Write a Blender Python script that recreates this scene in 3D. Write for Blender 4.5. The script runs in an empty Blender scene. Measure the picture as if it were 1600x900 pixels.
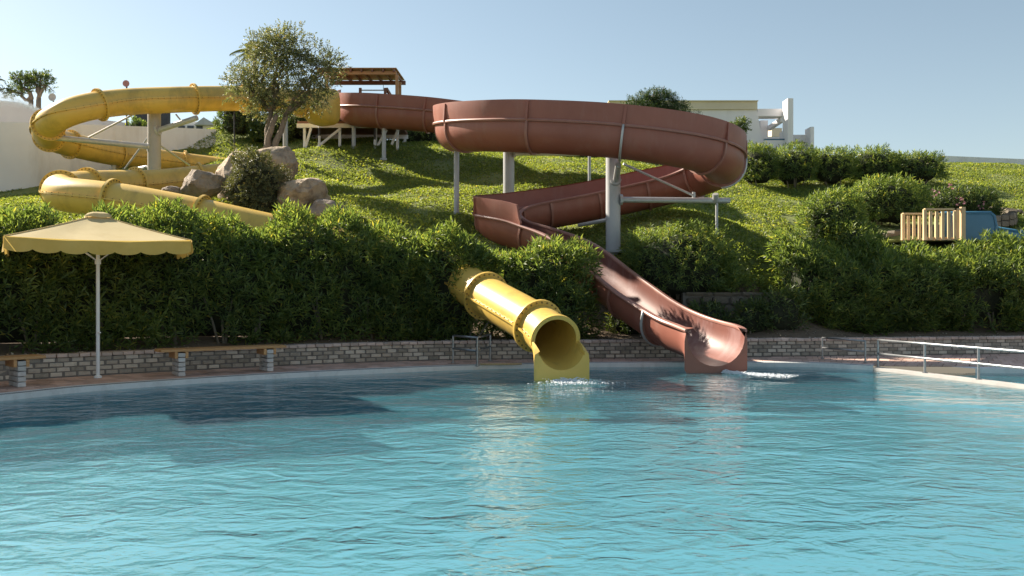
import bpy, bmesh, math, random
import numpy as np
from mathutils import Vector, Matrix

# ------------------------------------------------------------------ camera, sky, sun, exposure
scene = bpy.context.scene
CAMZ, FPX = 1.75, 1400.0
cam_d = bpy.data.cameras.new('camera'); cam = bpy.data.objects.new('camera', cam_d)
scene.collection.objects.link(cam)
cam.location = (0, 0, CAMZ); cam.rotation_euler = (math.radians(90), 0, 0)
cam_d.sensor_width = 36; cam_d.lens = 36 * FPX / 1600; cam_d.clip_start = 0.1; cam_d.clip_end = 3000
scene.camera = cam
SUN_AZ, SUN_EL = math.radians(-58), math.radians(35)      # azimuth from +Y towards +X
world = bpy.data.worlds.new('World'); scene.world = world; world.use_nodes = True
wn = world.node_tree; wn.nodes.clear()
w_out = wn.nodes.new('ShaderNodeOutputWorld'); w_bg = wn.nodes.new('ShaderNodeBackground'); sky = wn.nodes.new('ShaderNodeTexSky')
sky.sky_type = 'NISHITA'; sky.sun_disc = False; sky.sun_elevation = SUN_EL; sky.sun_rotation = SUN_AZ
sky.air_density = 1.0; sky.dust_density = 0.55; sky.ozone_density = 0.2; sky.altitude = 0
w_bg.inputs['Strength'].default_value = 0.053
hz_ = wn.nodes.new('ShaderNodeHueSaturation'); hz_.inputs['Saturation'].default_value = 0.80; hz_.inputs['Value'].default_value = 0.84; hz_.inputs['Hue'].default_value = 0.485      # hazy, paler air
wn.links.new(sky.outputs[0], hz_.inputs['Color']); wn.links.new(hz_.outputs[0], w_bg.inputs[0]); wn.links.new(w_bg.outputs[0], w_out.inputs[0])
sun_d = bpy.data.lights.new('sun', 'SUN'); sun = bpy.data.objects.new('sun', sun_d); scene.collection.objects.link(sun)
sun_d.energy = 4.0; sun_d.angle = math.radians(0.9); sun_d.color = (1.0, 0.90, 0.76)
to_sun = Vector((math.sin(SUN_AZ) * math.cos(SUN_EL), math.cos(SUN_AZ) * math.cos(SUN_EL), math.sin(SUN_EL)))
sun.rotation_euler = to_sun.to_track_quat('Z', 'Y').to_euler(); sun.location = to_sun * 60
vs = scene.view_settings; vs.view_transform = 'Standard'; vs.look = 'None'; vs.exposure = 1.66; vs.gamma = 1.0; vs.use_curve_mapping = False
scene.cycles.use_denoising = True; scene.cycles.caustics_refractive = False; scene.cycles.caustics_reflective = False; scene.cycles.sample_clamp_indirect = 6; scene.cycles.max_bounces = 8; scene.cycles.transparent_max_bounces = 12

rng = np.random.default_rng(7); random.seed(7)
COL = scene.collection

# ------------------------------------------------------------------ helpers
def P(px, py, D):
    return Vector(((px - 800) / FPX * D, D, CAMZ + (450 - py) / FPX * D))
def PX(px, D): return (px - 800) / FPX * D
def tag(o, label=None, cat=None, group=None, kind=None):
    if label: o['label'] = label
    if cat: o['category'] = cat
    if group: o['group'] = group
    if kind: o['kind'] = kind
    return o
def empty(name, loc=(0, 0, 0), rz=0):
    o = bpy.data.objects.new(name, None); COL.objects.link(o); o.location = loc; o.rotation_euler = (0, 0, rz)
    o.empty_display_size = 0.2
    return o
def link(name, me, mat=None, parent=None, loc=None):
    o = bpy.data.objects.new(name, me); COL.objects.link(o)
    if mat is not None and len(me.materials) == 0: me.materials.append(mat)
    if parent is not None:
        o.parent = parent
        if loc is None:       # verts are given in world coordinates
            o.matrix_parent_inverse = parent_matrix(parent).inverted()
        else: o.location = loc
    elif loc is not None: o.location = loc
    return o
def parent_matrix(p):
    m = p.matrix_parent_inverse @ Matrix.LocRotScale(p.location, p.rotation_euler, p.scale)
    return parent_matrix(p.parent) @ m if p.parent else m
def mesh(name, verts, faces, mat=None, parent=None, smooth=False, loc=None):
    me = bpy.data.meshes.new(name); me.from_pydata([tuple(v) for v in verts], [], faces); me.update()
    if smooth: me.polygons.foreach_set('use_smooth', [True] * len(me.polygons))
    return link(name, me, mat, parent, loc)
class MB:
    """collects shapes into one mesh"""
    def __init__(s): s.v, s.f = [], []
    def add(s, v, f):
        b = len(s.v); s.v += [tuple(x) for x in v]; s.f += [tuple(b + i for i in q) for q in f]; return s
    def box(s, c, size, rz=0, rot=None):
        hx, hy, hz = [q / 2 for q in size]; c = Vector(c)
        M = rot if rot else Matrix.Rotation(rz, 3, 'Z')
        vs_ = [c + M @ Vector((x, y, z)) for z in (-hz, hz) for x, y in ((-hx, -hy), (hx, -hy), (hx, hy), (-hx, hy))]
        return s.add(vs_, [(3, 2, 1, 0), (4, 5, 6, 7), (0, 1, 5, 4), (1, 2, 6, 5), (2, 3, 7, 6), (3, 0, 4, 7)])
    def beam(s, a, b, w, h=None):
        a, b = Vector(a), Vector(b); d = b - a; h = h or w
        z = d.normalized(); x = z.cross(Vector((0, 0, 1)))
        if x.length < 1e-3: x = Vector((1, 0, 0))
        x.normalize(); y = z.cross(x)
        vs_ = [p + x * i * w / 2 + y * j * h / 2 for p in (a, b) for i, j in ((-1, -1), (1, -1), (1, 1), (-1, 1))]
        return s.add(vs_, [(3, 2, 1, 0), (4, 5, 6, 7), (0, 1, 5, 4), (1, 2, 6, 5), (2, 3, 7, 6), (3, 0, 4, 7)])
    def tube(s, pts, radii, n=10, caps=True):
        pts = [Vector(p) for p in pts]
        if not hasattr(radii, '__len__'): radii = [radii] * len(pts)
        base = len(s.v); prev = None
        for i, p in enumerate(pts):
            t = (pts[min(i + 1, len(pts) - 1)] - pts[max(i - 1, 0)]).normalized()
            if prev is None:
                x = t.cross(Vector((0, 0, 1)))
                if x.length < 1e-3: x = Vector((1, 0, 0))
            else: x = prev - t * prev.dot(t)
            x.normalize(); prev = x; y = t.cross(x)
            for k in range(n):
                a = 2 * math.pi * k / n
                s.v.append(tuple(p + (x * math.cos(a) + y * math.sin(a)) * radii[i]))
        for i in range(len(pts) - 1):
            for k in range(n):
                a, b = base + i * n + k, base + i * n + (k + 1) % n
                s.f.append((a, b, b + n, a + n))
        if caps:
            s.f.append(tuple(base + k for k in range(n))[::-1]); e = base + (len(pts) - 1) * n
            s.f.append(tuple(e + k for k in range(n)))
        return s
    def build(s, name, mat, parent=None, smooth=False, loc=None, bevel=0):
        o = mesh(name, s.v, s.f, mat, parent, smooth, loc)
        if bevel:
            m = o.modifiers.new('bevel', 'BEVEL'); m.width = bevel; m.segments = 2; m.limit_method = 'ANGLE'
        return o
def auto_smooth(o, deg=35):
    me = o.data; me.polygons.foreach_set('use_smooth', [True] * len(me.polygons)); me.set_sharp_from_angle(angle=math.radians(deg)); return o
def np_mesh(name, co, tri, mat, parent=None, loc=None, smooth=False):
    me = bpy.data.meshes.new(name); n = tri.shape[1]
    me.vertices.add(len(co)); me.vertices.foreach_set('co', np.ascontiguousarray(co, dtype=np.float32).ravel())
    me.loops.add(tri.size); me.loops.foreach_set('vertex_index', np.ascontiguousarray(tri, dtype=np.int32).ravel())
    me.polygons.add(len(tri)); me.polygons.foreach_set('loop_start', np.arange(0, tri.size, n, dtype=np.int32))
    me.update(calc_edges=True)
    if smooth: me.polygons.foreach_set('use_smooth', [True] * len(me.polygons))
    return link(name, me, mat, parent, loc)
def catmull(pts, step=0.12, smooth=6):
    pts = [np.array(p, float) for p in pts]; out = []
    for i in range(len(pts) - 1):
        p0, p1, p2, p3 = pts[max(i - 1, 0)], pts[i], pts[i + 1], pts[min(i + 2, len(pts) - 1)]
        n = max(2, int(np.linalg.norm(p2 - p1) / 0.05))
        for k in range(n):
            t = k / n
            out.append(0.5 * ((2 * p1) + (p2 - p0) * t + (2 * p0 - 5 * p1 + 4 * p2 - p3) * t * t + (3 * p1 - p0 - 3 * p2 + p3) * t ** 3))
    out.append(pts[-1]); out = np.array(out)
    d = np.concatenate([[0], np.cumsum(np.linalg.norm(np.diff(out, axis=0), axis=1))])
    n = max(3, int(d[-1] / step)); s = np.linspace(0, d[-1], n)
    r = np.stack([np.interp(s, d, out[:, k]) for k in range(out.shape[1])], 1)
    for _ in range(smooth):
        r[1:-1] = r[1:-1] * 0.5 + (r[:-2] + r[2:]) * 0.25
    return r
def frames(pts):
    T = np.gradient(pts, axis=0); T /= np.linalg.norm(T, axis=1)[:, None]
    R = np.stack([T[:, 1], -T[:, 0], np.zeros(len(T))], 1); R /= np.linalg.norm(R, axis=1)[:, None]
    U = np.cross(R, T)
    return T, R, U
def sweep_arrays(pts, R, U, sections, closed=True, caps=True):
    """sections: one (m,2) profile or a list of them, in (right, up)"""
    n = len(pts); same = not isinstance(sections, list)
    m = len(sections) if same else len(sections[0]); v = []; f = []
    for i in range(n):
        s = sections if same else sections[i]
        for a, b in s: v.append(pts[i] + R[i] * a + U[i] * b)
    mm = m if closed else m - 1
    for i in range(n - 1):
        for k in range(mm):
            a, b = i * m + k, i * m + (k + 1) % m
            f.append((a, b, b + m, a + m))
    if caps and closed:
        h = m // 2
        for base, flip in ((0, False), ((n - 1) * m, True)):
            if caps == 'strip':       # profile = inner points followed by outer points reversed
                for k in range(h - 1):
                    q = (base + k, base + k + 1, base + m - 2 - k, base + m - 1 - k)
                    f.append(q if flip else q[::-1])
            else:
                q = tuple(base + k for k in range(m)); f.append(q if flip else q[::-1])
    return v, f

# ------------------------------------------------------------------ materials
def nodes_of(name):
    m = bpy.data.materials.new(name); m.use_nodes = True; nt = m.node_tree
    return m, nt, nt.nodes['Principled BSDF']
def ramp(nt, fac, stops):
    r = nt.nodes.new('ShaderNodeValToRGB'); e = r.color_ramp.elements
    while len(e) < len(stops): e.new(0.5)
    for el, (p, c) in zip(e, stops): el.position = p; el.color = (*c, 1)
    nt.links.new(fac, r.inputs[0]); return r
def noise(nt, scale, detail=4, rough=0.6, vec=None, dist=0.0):
    n = nt.nodes.new('ShaderNodeTexNoise'); n.inputs['Scale'].default_value = scale; n.inputs['Detail'].default_value = detail
    n.inputs['Roughness'].default_value = rough; n.inputs['Distortion'].default_value = dist
    if vec is not None: nt.links.new(vec, n.inputs['Vector'])
    return n
def position(nt, scale=(1, 1, 1)):
    g = nt.nodes.new('ShaderNodeNewGeometry'); mp = nt.nodes.new('ShaderNodeMapping'); mp.inputs['Scale'].default_value = scale
    nt.links.new(g.outputs['Position'], mp.inputs['Vector']); return mp.outputs[0]
def mixc(nt, fac, a, b, mode='MIX'):
    x = nt.nodes.new('ShaderNodeMix'); x.data_type = 'RGBA'; x.blend_type = mode
    for sock, val in ((x.inputs[0], fac), (x.inputs[6], a), (x.inputs[7], b)):
        if isinstance(val, (int, float)): sock.default_value = val
        elif isinstance(val, tuple): sock.default_value = (*val, 1)
        else: nt.links.new(val, sock)
    return x.outputs[2]
def bump(nt, bsdf, h, strength=0.3, dist=0.02):
    b = nt.nodes.new('ShaderNodeBump'); b.inputs['Strength'].default_value = strength; b.inputs['Distance'].default_value = dist
    nt.links.new(h, b.inputs['Height']); nt.links.new(b.outputs[0], bsdf.inputs['Normal']); return b
def surf(name, c1, c2, scale=3.0, rough=0.6, c3=None, bump_s=0.2, bump_d=0.01, bump_scale=None, per_object=0.0, stretch=(1, 1, 1), metallic=0.0, dirt=None, detail=5):
    """two or three tone procedural surface with fine relief"""
    m, nt, b = nodes_of(name); v = position(nt, stretch)
    n = noise(nt, scale, detail, 0.65, v, 0.3)
    st = [(0.3, c1), (0.7, c2)] if c3 is None else [(0.25, c1), (0.52, c2), (0.78, c3)]
    col = ramp(nt, n.outputs[0], st).outputs[0]
    if dirt:
        n2 = noise(nt, dirt[1], 6, 0.7, position(nt, dirt[2] if len(dirt) > 2 else (1, 1, 1)))
        f = ramp(nt, n2.outputs[0], [(0.5, (0, 0, 0)), (0.72, (dirt[3] if len(dirt) > 3 else 0.7,) * 3)])
        col = mixc(nt, f.outputs[0], col, dirt[0])
    if per_object:
        oi = nt.nodes.new('ShaderNodeObjectInfo'); isl = nt.nodes.new('ShaderNodeNewGeometry')
        ad = nt.nodes.new('ShaderNodeMath'); ad.operation = 'ADD'; fr = nt.nodes.new('ShaderNodeMath'); fr.operation = 'FRACT'
        nt.links.new(oi.outputs['Random'], ad.inputs[0]); nt.links.new(isl.outputs['Random Per Island'], ad.inputs[1]); nt.links.new(ad.outputs[0], fr.inputs[0])
        lo, hi = 1 - per_object, 1 + per_object
        g = ramp(nt, fr.outputs[0], [(0, (lo, lo, lo * 0.97)), (0.5, (1, 0.97, 0.95)), (1, (hi, hi, hi))])
        col = mixc(nt, 1.0, col, g.outputs[0], 'MULTIPLY')
    nt.links.new(col, b.inputs['Base Color']); b.inputs['Roughness'].default_value = rough; b.inputs['Metallic'].default_value = metallic
    if bump_s:
        n3 = noise(nt, bump_scale or scale * 6, 6, 0.7, v); bump(nt, b, n3.outputs[0], bump_s, bump_d)
    return m
def leaf_mat(name, dark, mid, light, trans=0.35, rough=0.45, tcol=None):
    m, nt, b = nodes_of(name)
    g = nt.nodes.new('ShaderNodeNewGeometry')
    col = ramp(nt, g.outputs['Random Per Island'], [(0.0, dark), (0.52, mid), (0.95, light), (0.985, tuple(a * b for a, b in zip(light, (1.7, 1.25, 0.9))))]).outputs[0]
    big = noise(nt, 0.9, 3, 0.5, position(nt))
    col = mixc(nt, 1.0, col, ramp(nt, big.outputs[0], [(0.3, (0.75, 0.8, 0.8)), (0.7, (1.2, 1.15, 1.0))]).outputs[0], 'MULTIPLY')
    nt.links.new(col, b.inputs['Base Color']); b.inputs['Roughness'].default_value = rough
    tr = nt.nodes.new('ShaderNodeBsdfTranslucent'); mx = nt.nodes.new('ShaderNodeMixShader'); mx.inputs[0].default_value = trans
    tc = mixc(nt, 1.0, col, tcol or (1.9, 1.75, 0.75), 'MULTIPLY'); nt.links.new(tc, tr.inputs[0])
    out = nt.nodes['Material Output']
    nt.links.new(b.outputs[0], mx.inputs[1]); nt.links.new(tr.outputs[0], mx.inputs[2]); nt.links.new(mx.outputs[0], out.inputs[0])
    return m

M = {}
M['yellow'] = surf('yellow_fibreglass', (0.64, 0.415, 0.085), (0.74, 0.49, 0.11), 0.8, 0.38, bump_s=0.03, bump_scale=2.0, dirt=((0.30, 0.20, 0.06), 1.4, (1, 1, 0.25), 0.6))
M['yellow_bolt'] = surf('rusty_bolt', (0.16, 0.10, 0.03), (0.24, 0.15, 0.05), 20, 0.6, bump_s=0)
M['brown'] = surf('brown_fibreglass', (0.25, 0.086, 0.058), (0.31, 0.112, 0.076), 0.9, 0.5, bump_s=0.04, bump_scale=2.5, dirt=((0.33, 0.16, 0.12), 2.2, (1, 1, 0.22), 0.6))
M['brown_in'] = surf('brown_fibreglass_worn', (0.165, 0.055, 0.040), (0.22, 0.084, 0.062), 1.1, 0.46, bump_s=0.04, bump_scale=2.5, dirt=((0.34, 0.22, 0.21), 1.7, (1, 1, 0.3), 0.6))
M['brown_rim'] = surf('brown_rim', (0.27, 0.115, 0.085), (0.36, 0.175, 0.135), 3, 0.45, bump_s=0.05)
M['steel'] = surf('painted_steel', (0.40, 0.41, 0.42), (0.47, 0.475, 0.48), 1.2, 0.45, bump_s=0.03, dirt=((0.20, 0.14, 0.09), 2.0, (1, 1, 0.2), 0.3))
M['steel_tan'] = surf('weathered_steel', (0.36, 0.33, 0.29), (0.44, 0.41, 0.36), 1.5, 0.5, bump_s=0.03)
M['galv'] = surf('galvanised_pipe', (0.42, 0.43, 0.43), (0.55, 0.55, 0.54), 6, 0.4, bump_s=0.03, metallic=0.35)
M['inox'] = surf('stainless', (0.26, 0.27, 0.28), (0.34, 0.35, 0.36), 8, 0.42, bump_s=0.02, metallic=0.8)
M['white'] = surf('white_render', (0.78, 0.75, 0.76), (0.84, 0.81, 0.82), 0.6, 0.85, bump_s=0.15, bump_scale=20, dirt=((0.50, 0.46, 0.42), 0.8, (1, 1, 0.3), 0.35))
M['white_wall'] = surf('white_wall', (0.70, 0.71, 0.74), (0.78, 0.79, 0.82), 0.5, 0.85, bump_s=0.2, bump_scale=14, dirt=((0.40, 0.37, 0.33), 0.7, (1, 1, 0.25), 0.45))
M['pink_wall'] = surf('pinkish_wall', (0.62, 0.55, 0.53), (0.70, 0.62, 0.60), 0.6, 0.85, bump_s=0.2, bump_scale=12)
M['beige'] = surf('beige_cornice', (0.64, 0.55, 0.40), (0.72, 0.63, 0.47), 0.8, 0.8, bump_s=0.1)
M['white_paint'] = surf('white_paint', (0.70, 0.70, 0.71), (0.80, 0.80, 0.80), 4, 0.45, bump_s=0.04)
M['wood'] = surf('honey_wood', (0.36, 0.19, 0.075), (0.50, 0.28, 0.12), 4, 0.55, c3=(0.42, 0.235, 0.095), bump_s=0.25, stretch=(1, 1, 6), per_object=0.12)
M['bench_wood'] = surf('bench_wood', (0.42, 0.21, 0.08), (0.60, 0.34, 0.14), 5, 0.5, bump_s=0.3, stretch=(3, 3, 14), per_object=0.12)
M['pale_wood'] = surf('pale_pine', (0.52, 0.37, 0.19), (0.66, 0.49, 0.28), 4, 0.6, bump_s=0.2, stretch=(6, 6, 1), per_object=0.1)
M['dark_wood'] = surf('red_brown_wood', (0.17, 0.075, 0.05), (0.25, 0.12, 0.08), 4, 0.6, bump_s=0.2, stretch=(1, 1, 6))
M['brick'] = surf('grey_brick', (0.28, 0.245, 0.20), (0.47, 0.42, 0.355), 5, 0.85, c3=(0.38, 0.315, 0.26), bump_s=0.6, bump_d=0.02, bump_scale=40, per_object=0.38)
M['cap_brick'] = surf('pink_coping_brick', (0.42, 0.325, 0.28), (0.55, 0.44, 0.39), 5, 0.85, c3=(0.48, 0.40, 0.355), bump_s=0.5, bump_d=0.015, bump_scale=35, per_object=0.2)
M['mortar'] = surf('mortar', (0.15, 0.135, 0.12), (0.22, 0.20, 0.18), 9, 0.95, bump_s=0.5)
M['paver'] = surf('terracotta_paver', (0.47, 0.30, 0.235), (0.60, 0.41, 0.335), 3, 0.8, c3=(0.53, 0.385, 0.325), bump_s=0.4, bump_d=0.01, bump_scale=40, per_object=0.24)
M['joint'] = surf('paver_joint', (0.16, 0.12, 0.10), (0.22, 0.17, 0.145), 9, 0.95, bump_s=0.4)
M['coping'] = surf('white_coping', (0.68, 0.68, 0.67), (0.78, 0.78, 0.76), 3, 0.6, bump_s=0.15, bump_scale=30, dirt=((0.42, 0.40, 0.37), 4, (1, 1, 1), 0.45))
M['slot'] = surf('grating_dark', (0.22, 0.23, 0.23), (0.28, 0.29, 0.29), 5, 0.7, bump_s=0)
M['soil'] = surf('dry_soil', (0.10, 0.070, 0.045), (0.19, 0.135, 0.09), 2.5, 0.95, c3=(0.14, 0.10, 0.065), bump_s=0.9, bump_d=0.05, bump_scale=12)
M['rock'] = surf('tan_boulder', (0.32, 0.235, 0.15), (0.52, 0.41, 0.29), 1.6, 0.9, c3=(0.42, 0.32, 0.22), bump_s=1.0, bump_d=0.12, bump_scale=5, detail=8, dirt=((0.10, 0.075, 0.06), 2.4, (1, 1, 1), 0.8))
M['rock_grey'] = surf('grey_boulder', (0.18, 0.135, 0.10), (0.36, 0.29, 0.225), 2.2, 0.9, c3=(0.26, 0.20, 0.15), bump_s=1.0, bump_d=0.12, bump_scale=6, detail=8, dirt=((0.28, 0.25, 0.22), 2.8, (1, 1, 1), 0.5))
M['stone'] = surf('field_stone', (0.11, 0.092, 0.07), (0.20, 0.168, 0.13), 3, 0.9, bump_s=0.8, bump_d=0.03, bump_scale=14, per_object=0.25)
M['canvas'] = surf('sun_bleached_canvas', (0.66, 0.53, 0.26), (0.72, 0.59, 0.32), 1.5, 0.85, bump_s=0.12, bump_scale=30, dirt=((0.50, 0.36, 0.16), 2.5, (1, 1, 1), 0.3))
M['valance'] = surf('yellow_valance', (0.70, 0.48, 0.12), (0.78, 0.55, 0.16), 2.5, 0.8, bump_s=0.1)
for k in ('canvas', 'valance'):     # woven cloth lets some light through
    nt = M[k].node_tree; b = nt.nodes['Principled BSDF']; tr = nt.nodes.new('ShaderNodeBsdfTranslucent'); mx = nt.nodes.new('ShaderNodeMixShader'); mx.inputs[0].default_value = 0.3
    src = b.inputs['Base Color'].links[0].from_socket; nt.links.new(src, tr.inputs[0])
    nt.links.new(b.outputs[0], mx.inputs[1]); nt.links.new(tr.outputs[0], mx.inputs[2]); nt.links.new(mx.outputs[0], nt.nodes['Material Output'].inputs[0])
M['blue'] = surf('blue_plastic', (0.035, 0.135, 0.22), (0.045, 0.16, 0.255), 1.5, 0.4, bump_s=0.03)
M['concrete'] = surf('path_concrete', (0.36, 0.34, 0.32), (0.46, 0.44, 0.41), 2, 0.9, bump_s=0.3, bump_scale=18)
M['black'] = surf('dark_metal', (0.03, 0.03, 0.035), (0.05, 0.05, 0.055), 4, 0.5, bump_s=0)
M['red'] = surf('faded_red', (0.34, 0.14, 0.13), (0.40, 0.18, 0.16), 4, 0.5, bump_s=0)
M['bark'] = surf('pale_bark', (0.17, 0.125, 0.09), (0.30, 0.235, 0.17), 5, 0.9, bump_s=0.8, bump_d=0.03, bump_scale=14, stretch=(3, 3, 0.6))
M['stem'] = surf('grey_stem', (0.16, 0.135, 0.105), (0.27, 0.235, 0.19), 6, 0.9, bump_s=0.5, stretch=(3, 3, 0.7))
M['core'] = surf('shade_core', (0.018, 0.022, 0.010), (0.034, 0.040, 0.018), 5, 1.0, bump_s=1.0, bump_d=0.1, bump_scale=9)  # near-black filler for foliage; interior shade is put into its colour
M['oleander'] = leaf_mat('oleander_leaf', (0.060, 0.102, 0.038), (0.125, 0.185, 0.062), (0.21, 0.27, 0.095), 0.5)
M['laurel'] = leaf_mat('dark_leaf', (0.040, 0.068, 0.028), (0.078, 0.122, 0.044), (0.13, 0.175, 0.066), 0.4)
M['tree_leaf'] = leaf_mat('grey_green_leaf', (0.095, 0.115, 0.056), (0.160, 0.182, 0.092), (0.23, 0.245, 0.13), 0.42, 0.5, (1.4, 1.35, 0.8))
M['pine_leaf'] = leaf_mat('needle_leaf', (0.022, 0.050, 0.022), (0.040, 0.078, 0.030), (0.075, 0.115, 0.04), 0.25)
M['dry_leaf'] = leaf_mat('dusty_leaf', (0.075, 0.088, 0.045), (0.125, 0.14, 0.072), (0.19, 0.20, 0.11), 0.25)
M['palm_leaf'] = leaf_mat('palm_leaf', (0.035, 0.050, 0.022), (0.06, 0.08, 0.035), (0.09, 0.11, 0.05), 0.25)
M['lawn'] = leaf_mat('ground_cover_leaf', (0.115, 0.160, 0.040), (0.180, 0.235, 0.064), (0.25, 0.30, 0.10), 0.45, 0.5)
M['petal'] = leaf_mat('pink_petal', (0.36, 0.15, 0.20), (0.42, 0.20, 0.25), (0.50, 0.28, 0.32), 0.3, 0.6, (1, 1, 1))
M['litter'] = leaf_mat('fallen_petal', (0.45, 0.40, 0.33), (0.62, 0.58, 0.50), (0.75, 0.72, 0.66), 0.2, 0.7, (1, 1, 1))
M['hill'] = surf('lawn_ground', (0.110, 0.135, 0.032), (0.190, 0.22, 0.056), 1.2, 0.95, c3=(0.15, 0.175, 0.044), bump_s=1.0, bump_d=0.08, bump_scale=9)
M['pool_tile'] = surf('pool_paint', (0.20, 0.54, 0.68), (0.25, 0.60, 0.74), 0.5, 0.6, bump_s=0.0)
M['glass'] = surf('dark_glass', (0.04, 0.05, 0.06), (0.06, 0.07, 0.085), 2, 0.15, bump_s=0)
M['foam'] = surf('white_foam', (0.75, 0.80, 0.82), (0.88, 0.90, 0.91), 8, 0.35, bump_s=0.2)

# water: clear, tinted surface with rippled reflection
def water_mat():
    m, nt, b = nodes_of('pool_water'); nt.nodes.remove(b); out = nt.nodes['Material Output']
    h = None
    for sc, st, amp, dist in ((0.6, (0.95, 1.15, 1), 0.8, 0.5), (2.3, (0.9, 1.2, 1), 0.45, 1.0), (6.0, (0.95, 1.2, 1), 0.15, 0.8), (15.0, (1, 1.1, 1), 0.065, 0.4)):
        n = noise(nt, sc, 2, 0.5, position(nt, st), dist)
        k = nt.nodes.new('ShaderNodeMath'); k.operation = 'MULTIPLY'; k.inputs[1].default_value = amp; nt.links.new(n.outputs[0], k.inputs[0])
        if h is None: h = k.outputs[0]
        else:
            a = nt.nodes.new('ShaderNodeMath'); a.operation = 'ADD'; nt.links.new(h, a.inputs[0]); nt.links.new(k.outputs[0], a.inputs[1]); h = a.outputs[0]
    calm = ramp(nt, noise(nt, 0.16, 3, 0.6, position(nt, (0.7, 1.2, 1)), 0.8).outputs[0], [(0.34, (0.38,) * 3), (0.62, (1.15,) * 3)])
    k = nt.nodes.new('ShaderNodeMath'); k.operation = 'MULTIPLY'; nt.links.new(h, k.inputs[0]); nt.links.new(calm.outputs[0], k.inputs[1]); h = k.outputs[0]
    bp = nt.nodes.new('ShaderNodeBump'); bp.inputs['Strength'].default_value = 1.0; bp.inputs['Distance'].default_value = 0.095; nt.links.new(h, bp.inputs['Height'])
    lw = nt.nodes.new('ShaderNodeLayerWeight'); lw.inputs[0].default_value = 0.5; nt.links.new(bp.outputs[0], lw.inputs['Normal'])
    pw = nt.nodes.new('ShaderNodeMath'); pw.operation = 'POWER'; pw.inputs[1].default_value = 5.0; nt.links.new(lw.outputs['Facing'], pw.inputs[0])   # Schlick
    fr = nt.nodes.new('ShaderNodeMath'); fr.operation = 'MULTIPLY_ADD'; fr.inputs[1].default_value = 0.97; fr.inputs[2].default_value = 0.075; nt.links.new(pw.outputs[0], fr.inputs[0])
    tr = nt.nodes.new('ShaderNodeBsdfTransparent'); tr.inputs[0].default_value = (0.86, 0.98, 0.985, 1)
    gl = nt.nodes.new('ShaderNodeBsdfGlossy'); gl.inputs['Roughness'].default_value = 0.03; nt.links.new(bp.outputs[0], gl.inputs['Normal'])
    mx = nt.nodes.new('ShaderNodeMixShader'); nt.links.new(fr.outputs[0], mx.inputs[0]); nt.links.new(gl.outputs[0], mx.inputs[2])
    rf = nt.nodes.new('ShaderNodeBsdfRefraction'); rf.inputs['IOR'].default_value = 1.33; rf.inputs['Roughness'].default_value = 0.02; rf.inputs[0].default_value = (0.86, 0.98, 0.985, 1); nt.links.new(bp.outputs[0], rf.inputs['Normal'])
    body = nt.nodes.new('ShaderNodeMixShader'); body.inputs[0].default_value = 0.5; nt.links.new(tr.outputs[0], body.inputs[1]); nt.links.new(rf.outputs[0], body.inputs[2])
    nt.links.new(body.outputs[0], mx.inputs[1]); nt.links.new(mx.outputs[0], out.inputs[0]); return m
M['water'] = water_mat()

# ------------------------------------------------------------------ plan curves: pool edge and low wall (X, Y)
PAIRS = [((-13.5, 5), (-16.5, 7.2)), ((-10.6, 10.5), (-12.9, 12.4)), ((-8.1, 14.24), (-9.9, 15.8)), ((-7.24, 15.6), (-8.88, 16.8)), ((-5.0, 17.5), (-6.4, 18.7)),
         ((-2.7, 18.85), (-3.6, 20.4)), ((-1.1, 19.6), (-1.5, 21.2)), ((0.9, 20.15), (0.9, 21.5)), ((2.9, 20.4), (3.1, 21.75)), ((5.3, 20.5), (5.6, 22.1)),
         ((6.95, 20.25), (7.6, 22.4)), ((7.9, 19.6), (9.5, 22.7)), ((9.6, 19.35), (11.6, 23.0)), ((14, 19.2), (15, 23.5)), ((20, 19.1), (20.5, 24.2))]
pair4 = catmull([(a[0], a[1], b[0], b[1]) for a, b in PAIRS], 0.08, 12)
POOL, WALL = pair4[:, :2], pair4[:, 2:]
def wallY(x): return np.interp(x, WALL[:, 0], WALL[:, 1], left=None)
out_n = WALL - POOL; out_n /= np.linalg.norm(out_n, axis=1)[:, None]
COPE = POOL + out_n * 0.34

# ------------------------------------------------------------------ terrain
ctrl = []
def g3(px, py, D): p = P(px, py, D); ctrl.append((p.x, p.y, p.z))
for x in np.linspace(-24, 24, 17):
    y = float(np.interp(x, np.r_[-30, WALL[:, 0], 30], np.r_[0.5, WALL[:, 1], 25.5]))
    ctrl += [(x, y + 0.2, 0.42), (x, y + 1.2, 0.56), (x, y + 2.2, 0.78 if x > 2 else 0.85)]
for a in [(30, 332, 28), (30, 302, 36), (150, 300, 33), (200, 290, 36), (310, 243, 39.7), (345, 207, 41), (400, 222, 41), (480, 237, 38.5), (530, 239, 38), (560, 261, 37.3), (604, 280, 36.3),
          (450, 266, 35), (520, 302, 31), (600, 332, 27.5), (700, 345, 27), (640, 224, 42), (690, 228, 42), (640, 254, 38), (780, 240, 42), (850, 302, 33.2), (900, 272, 36), (1000, 258, 40),
          (1000, 302, 33), (1000, 356, 27), (920, 364, 28.5), (820, 372, 27.5), (1120, 384, 26), (1150, 441, 24.3), (1200, 302, 37), (1200, 292, 38.5), (1230, 372, 29), (1300, 388, 28),
          (1380, 368, 30), (1560, 380, 29), (1450, 380, 29), (1590, 322, 36), (1560, 272, 43), (1590, 259, 47), (1400, 253, 47), (1250, 252, 45), (250, 330, 27), (400, 318, 28), (460, 310, 30)]: g3(*a)
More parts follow.
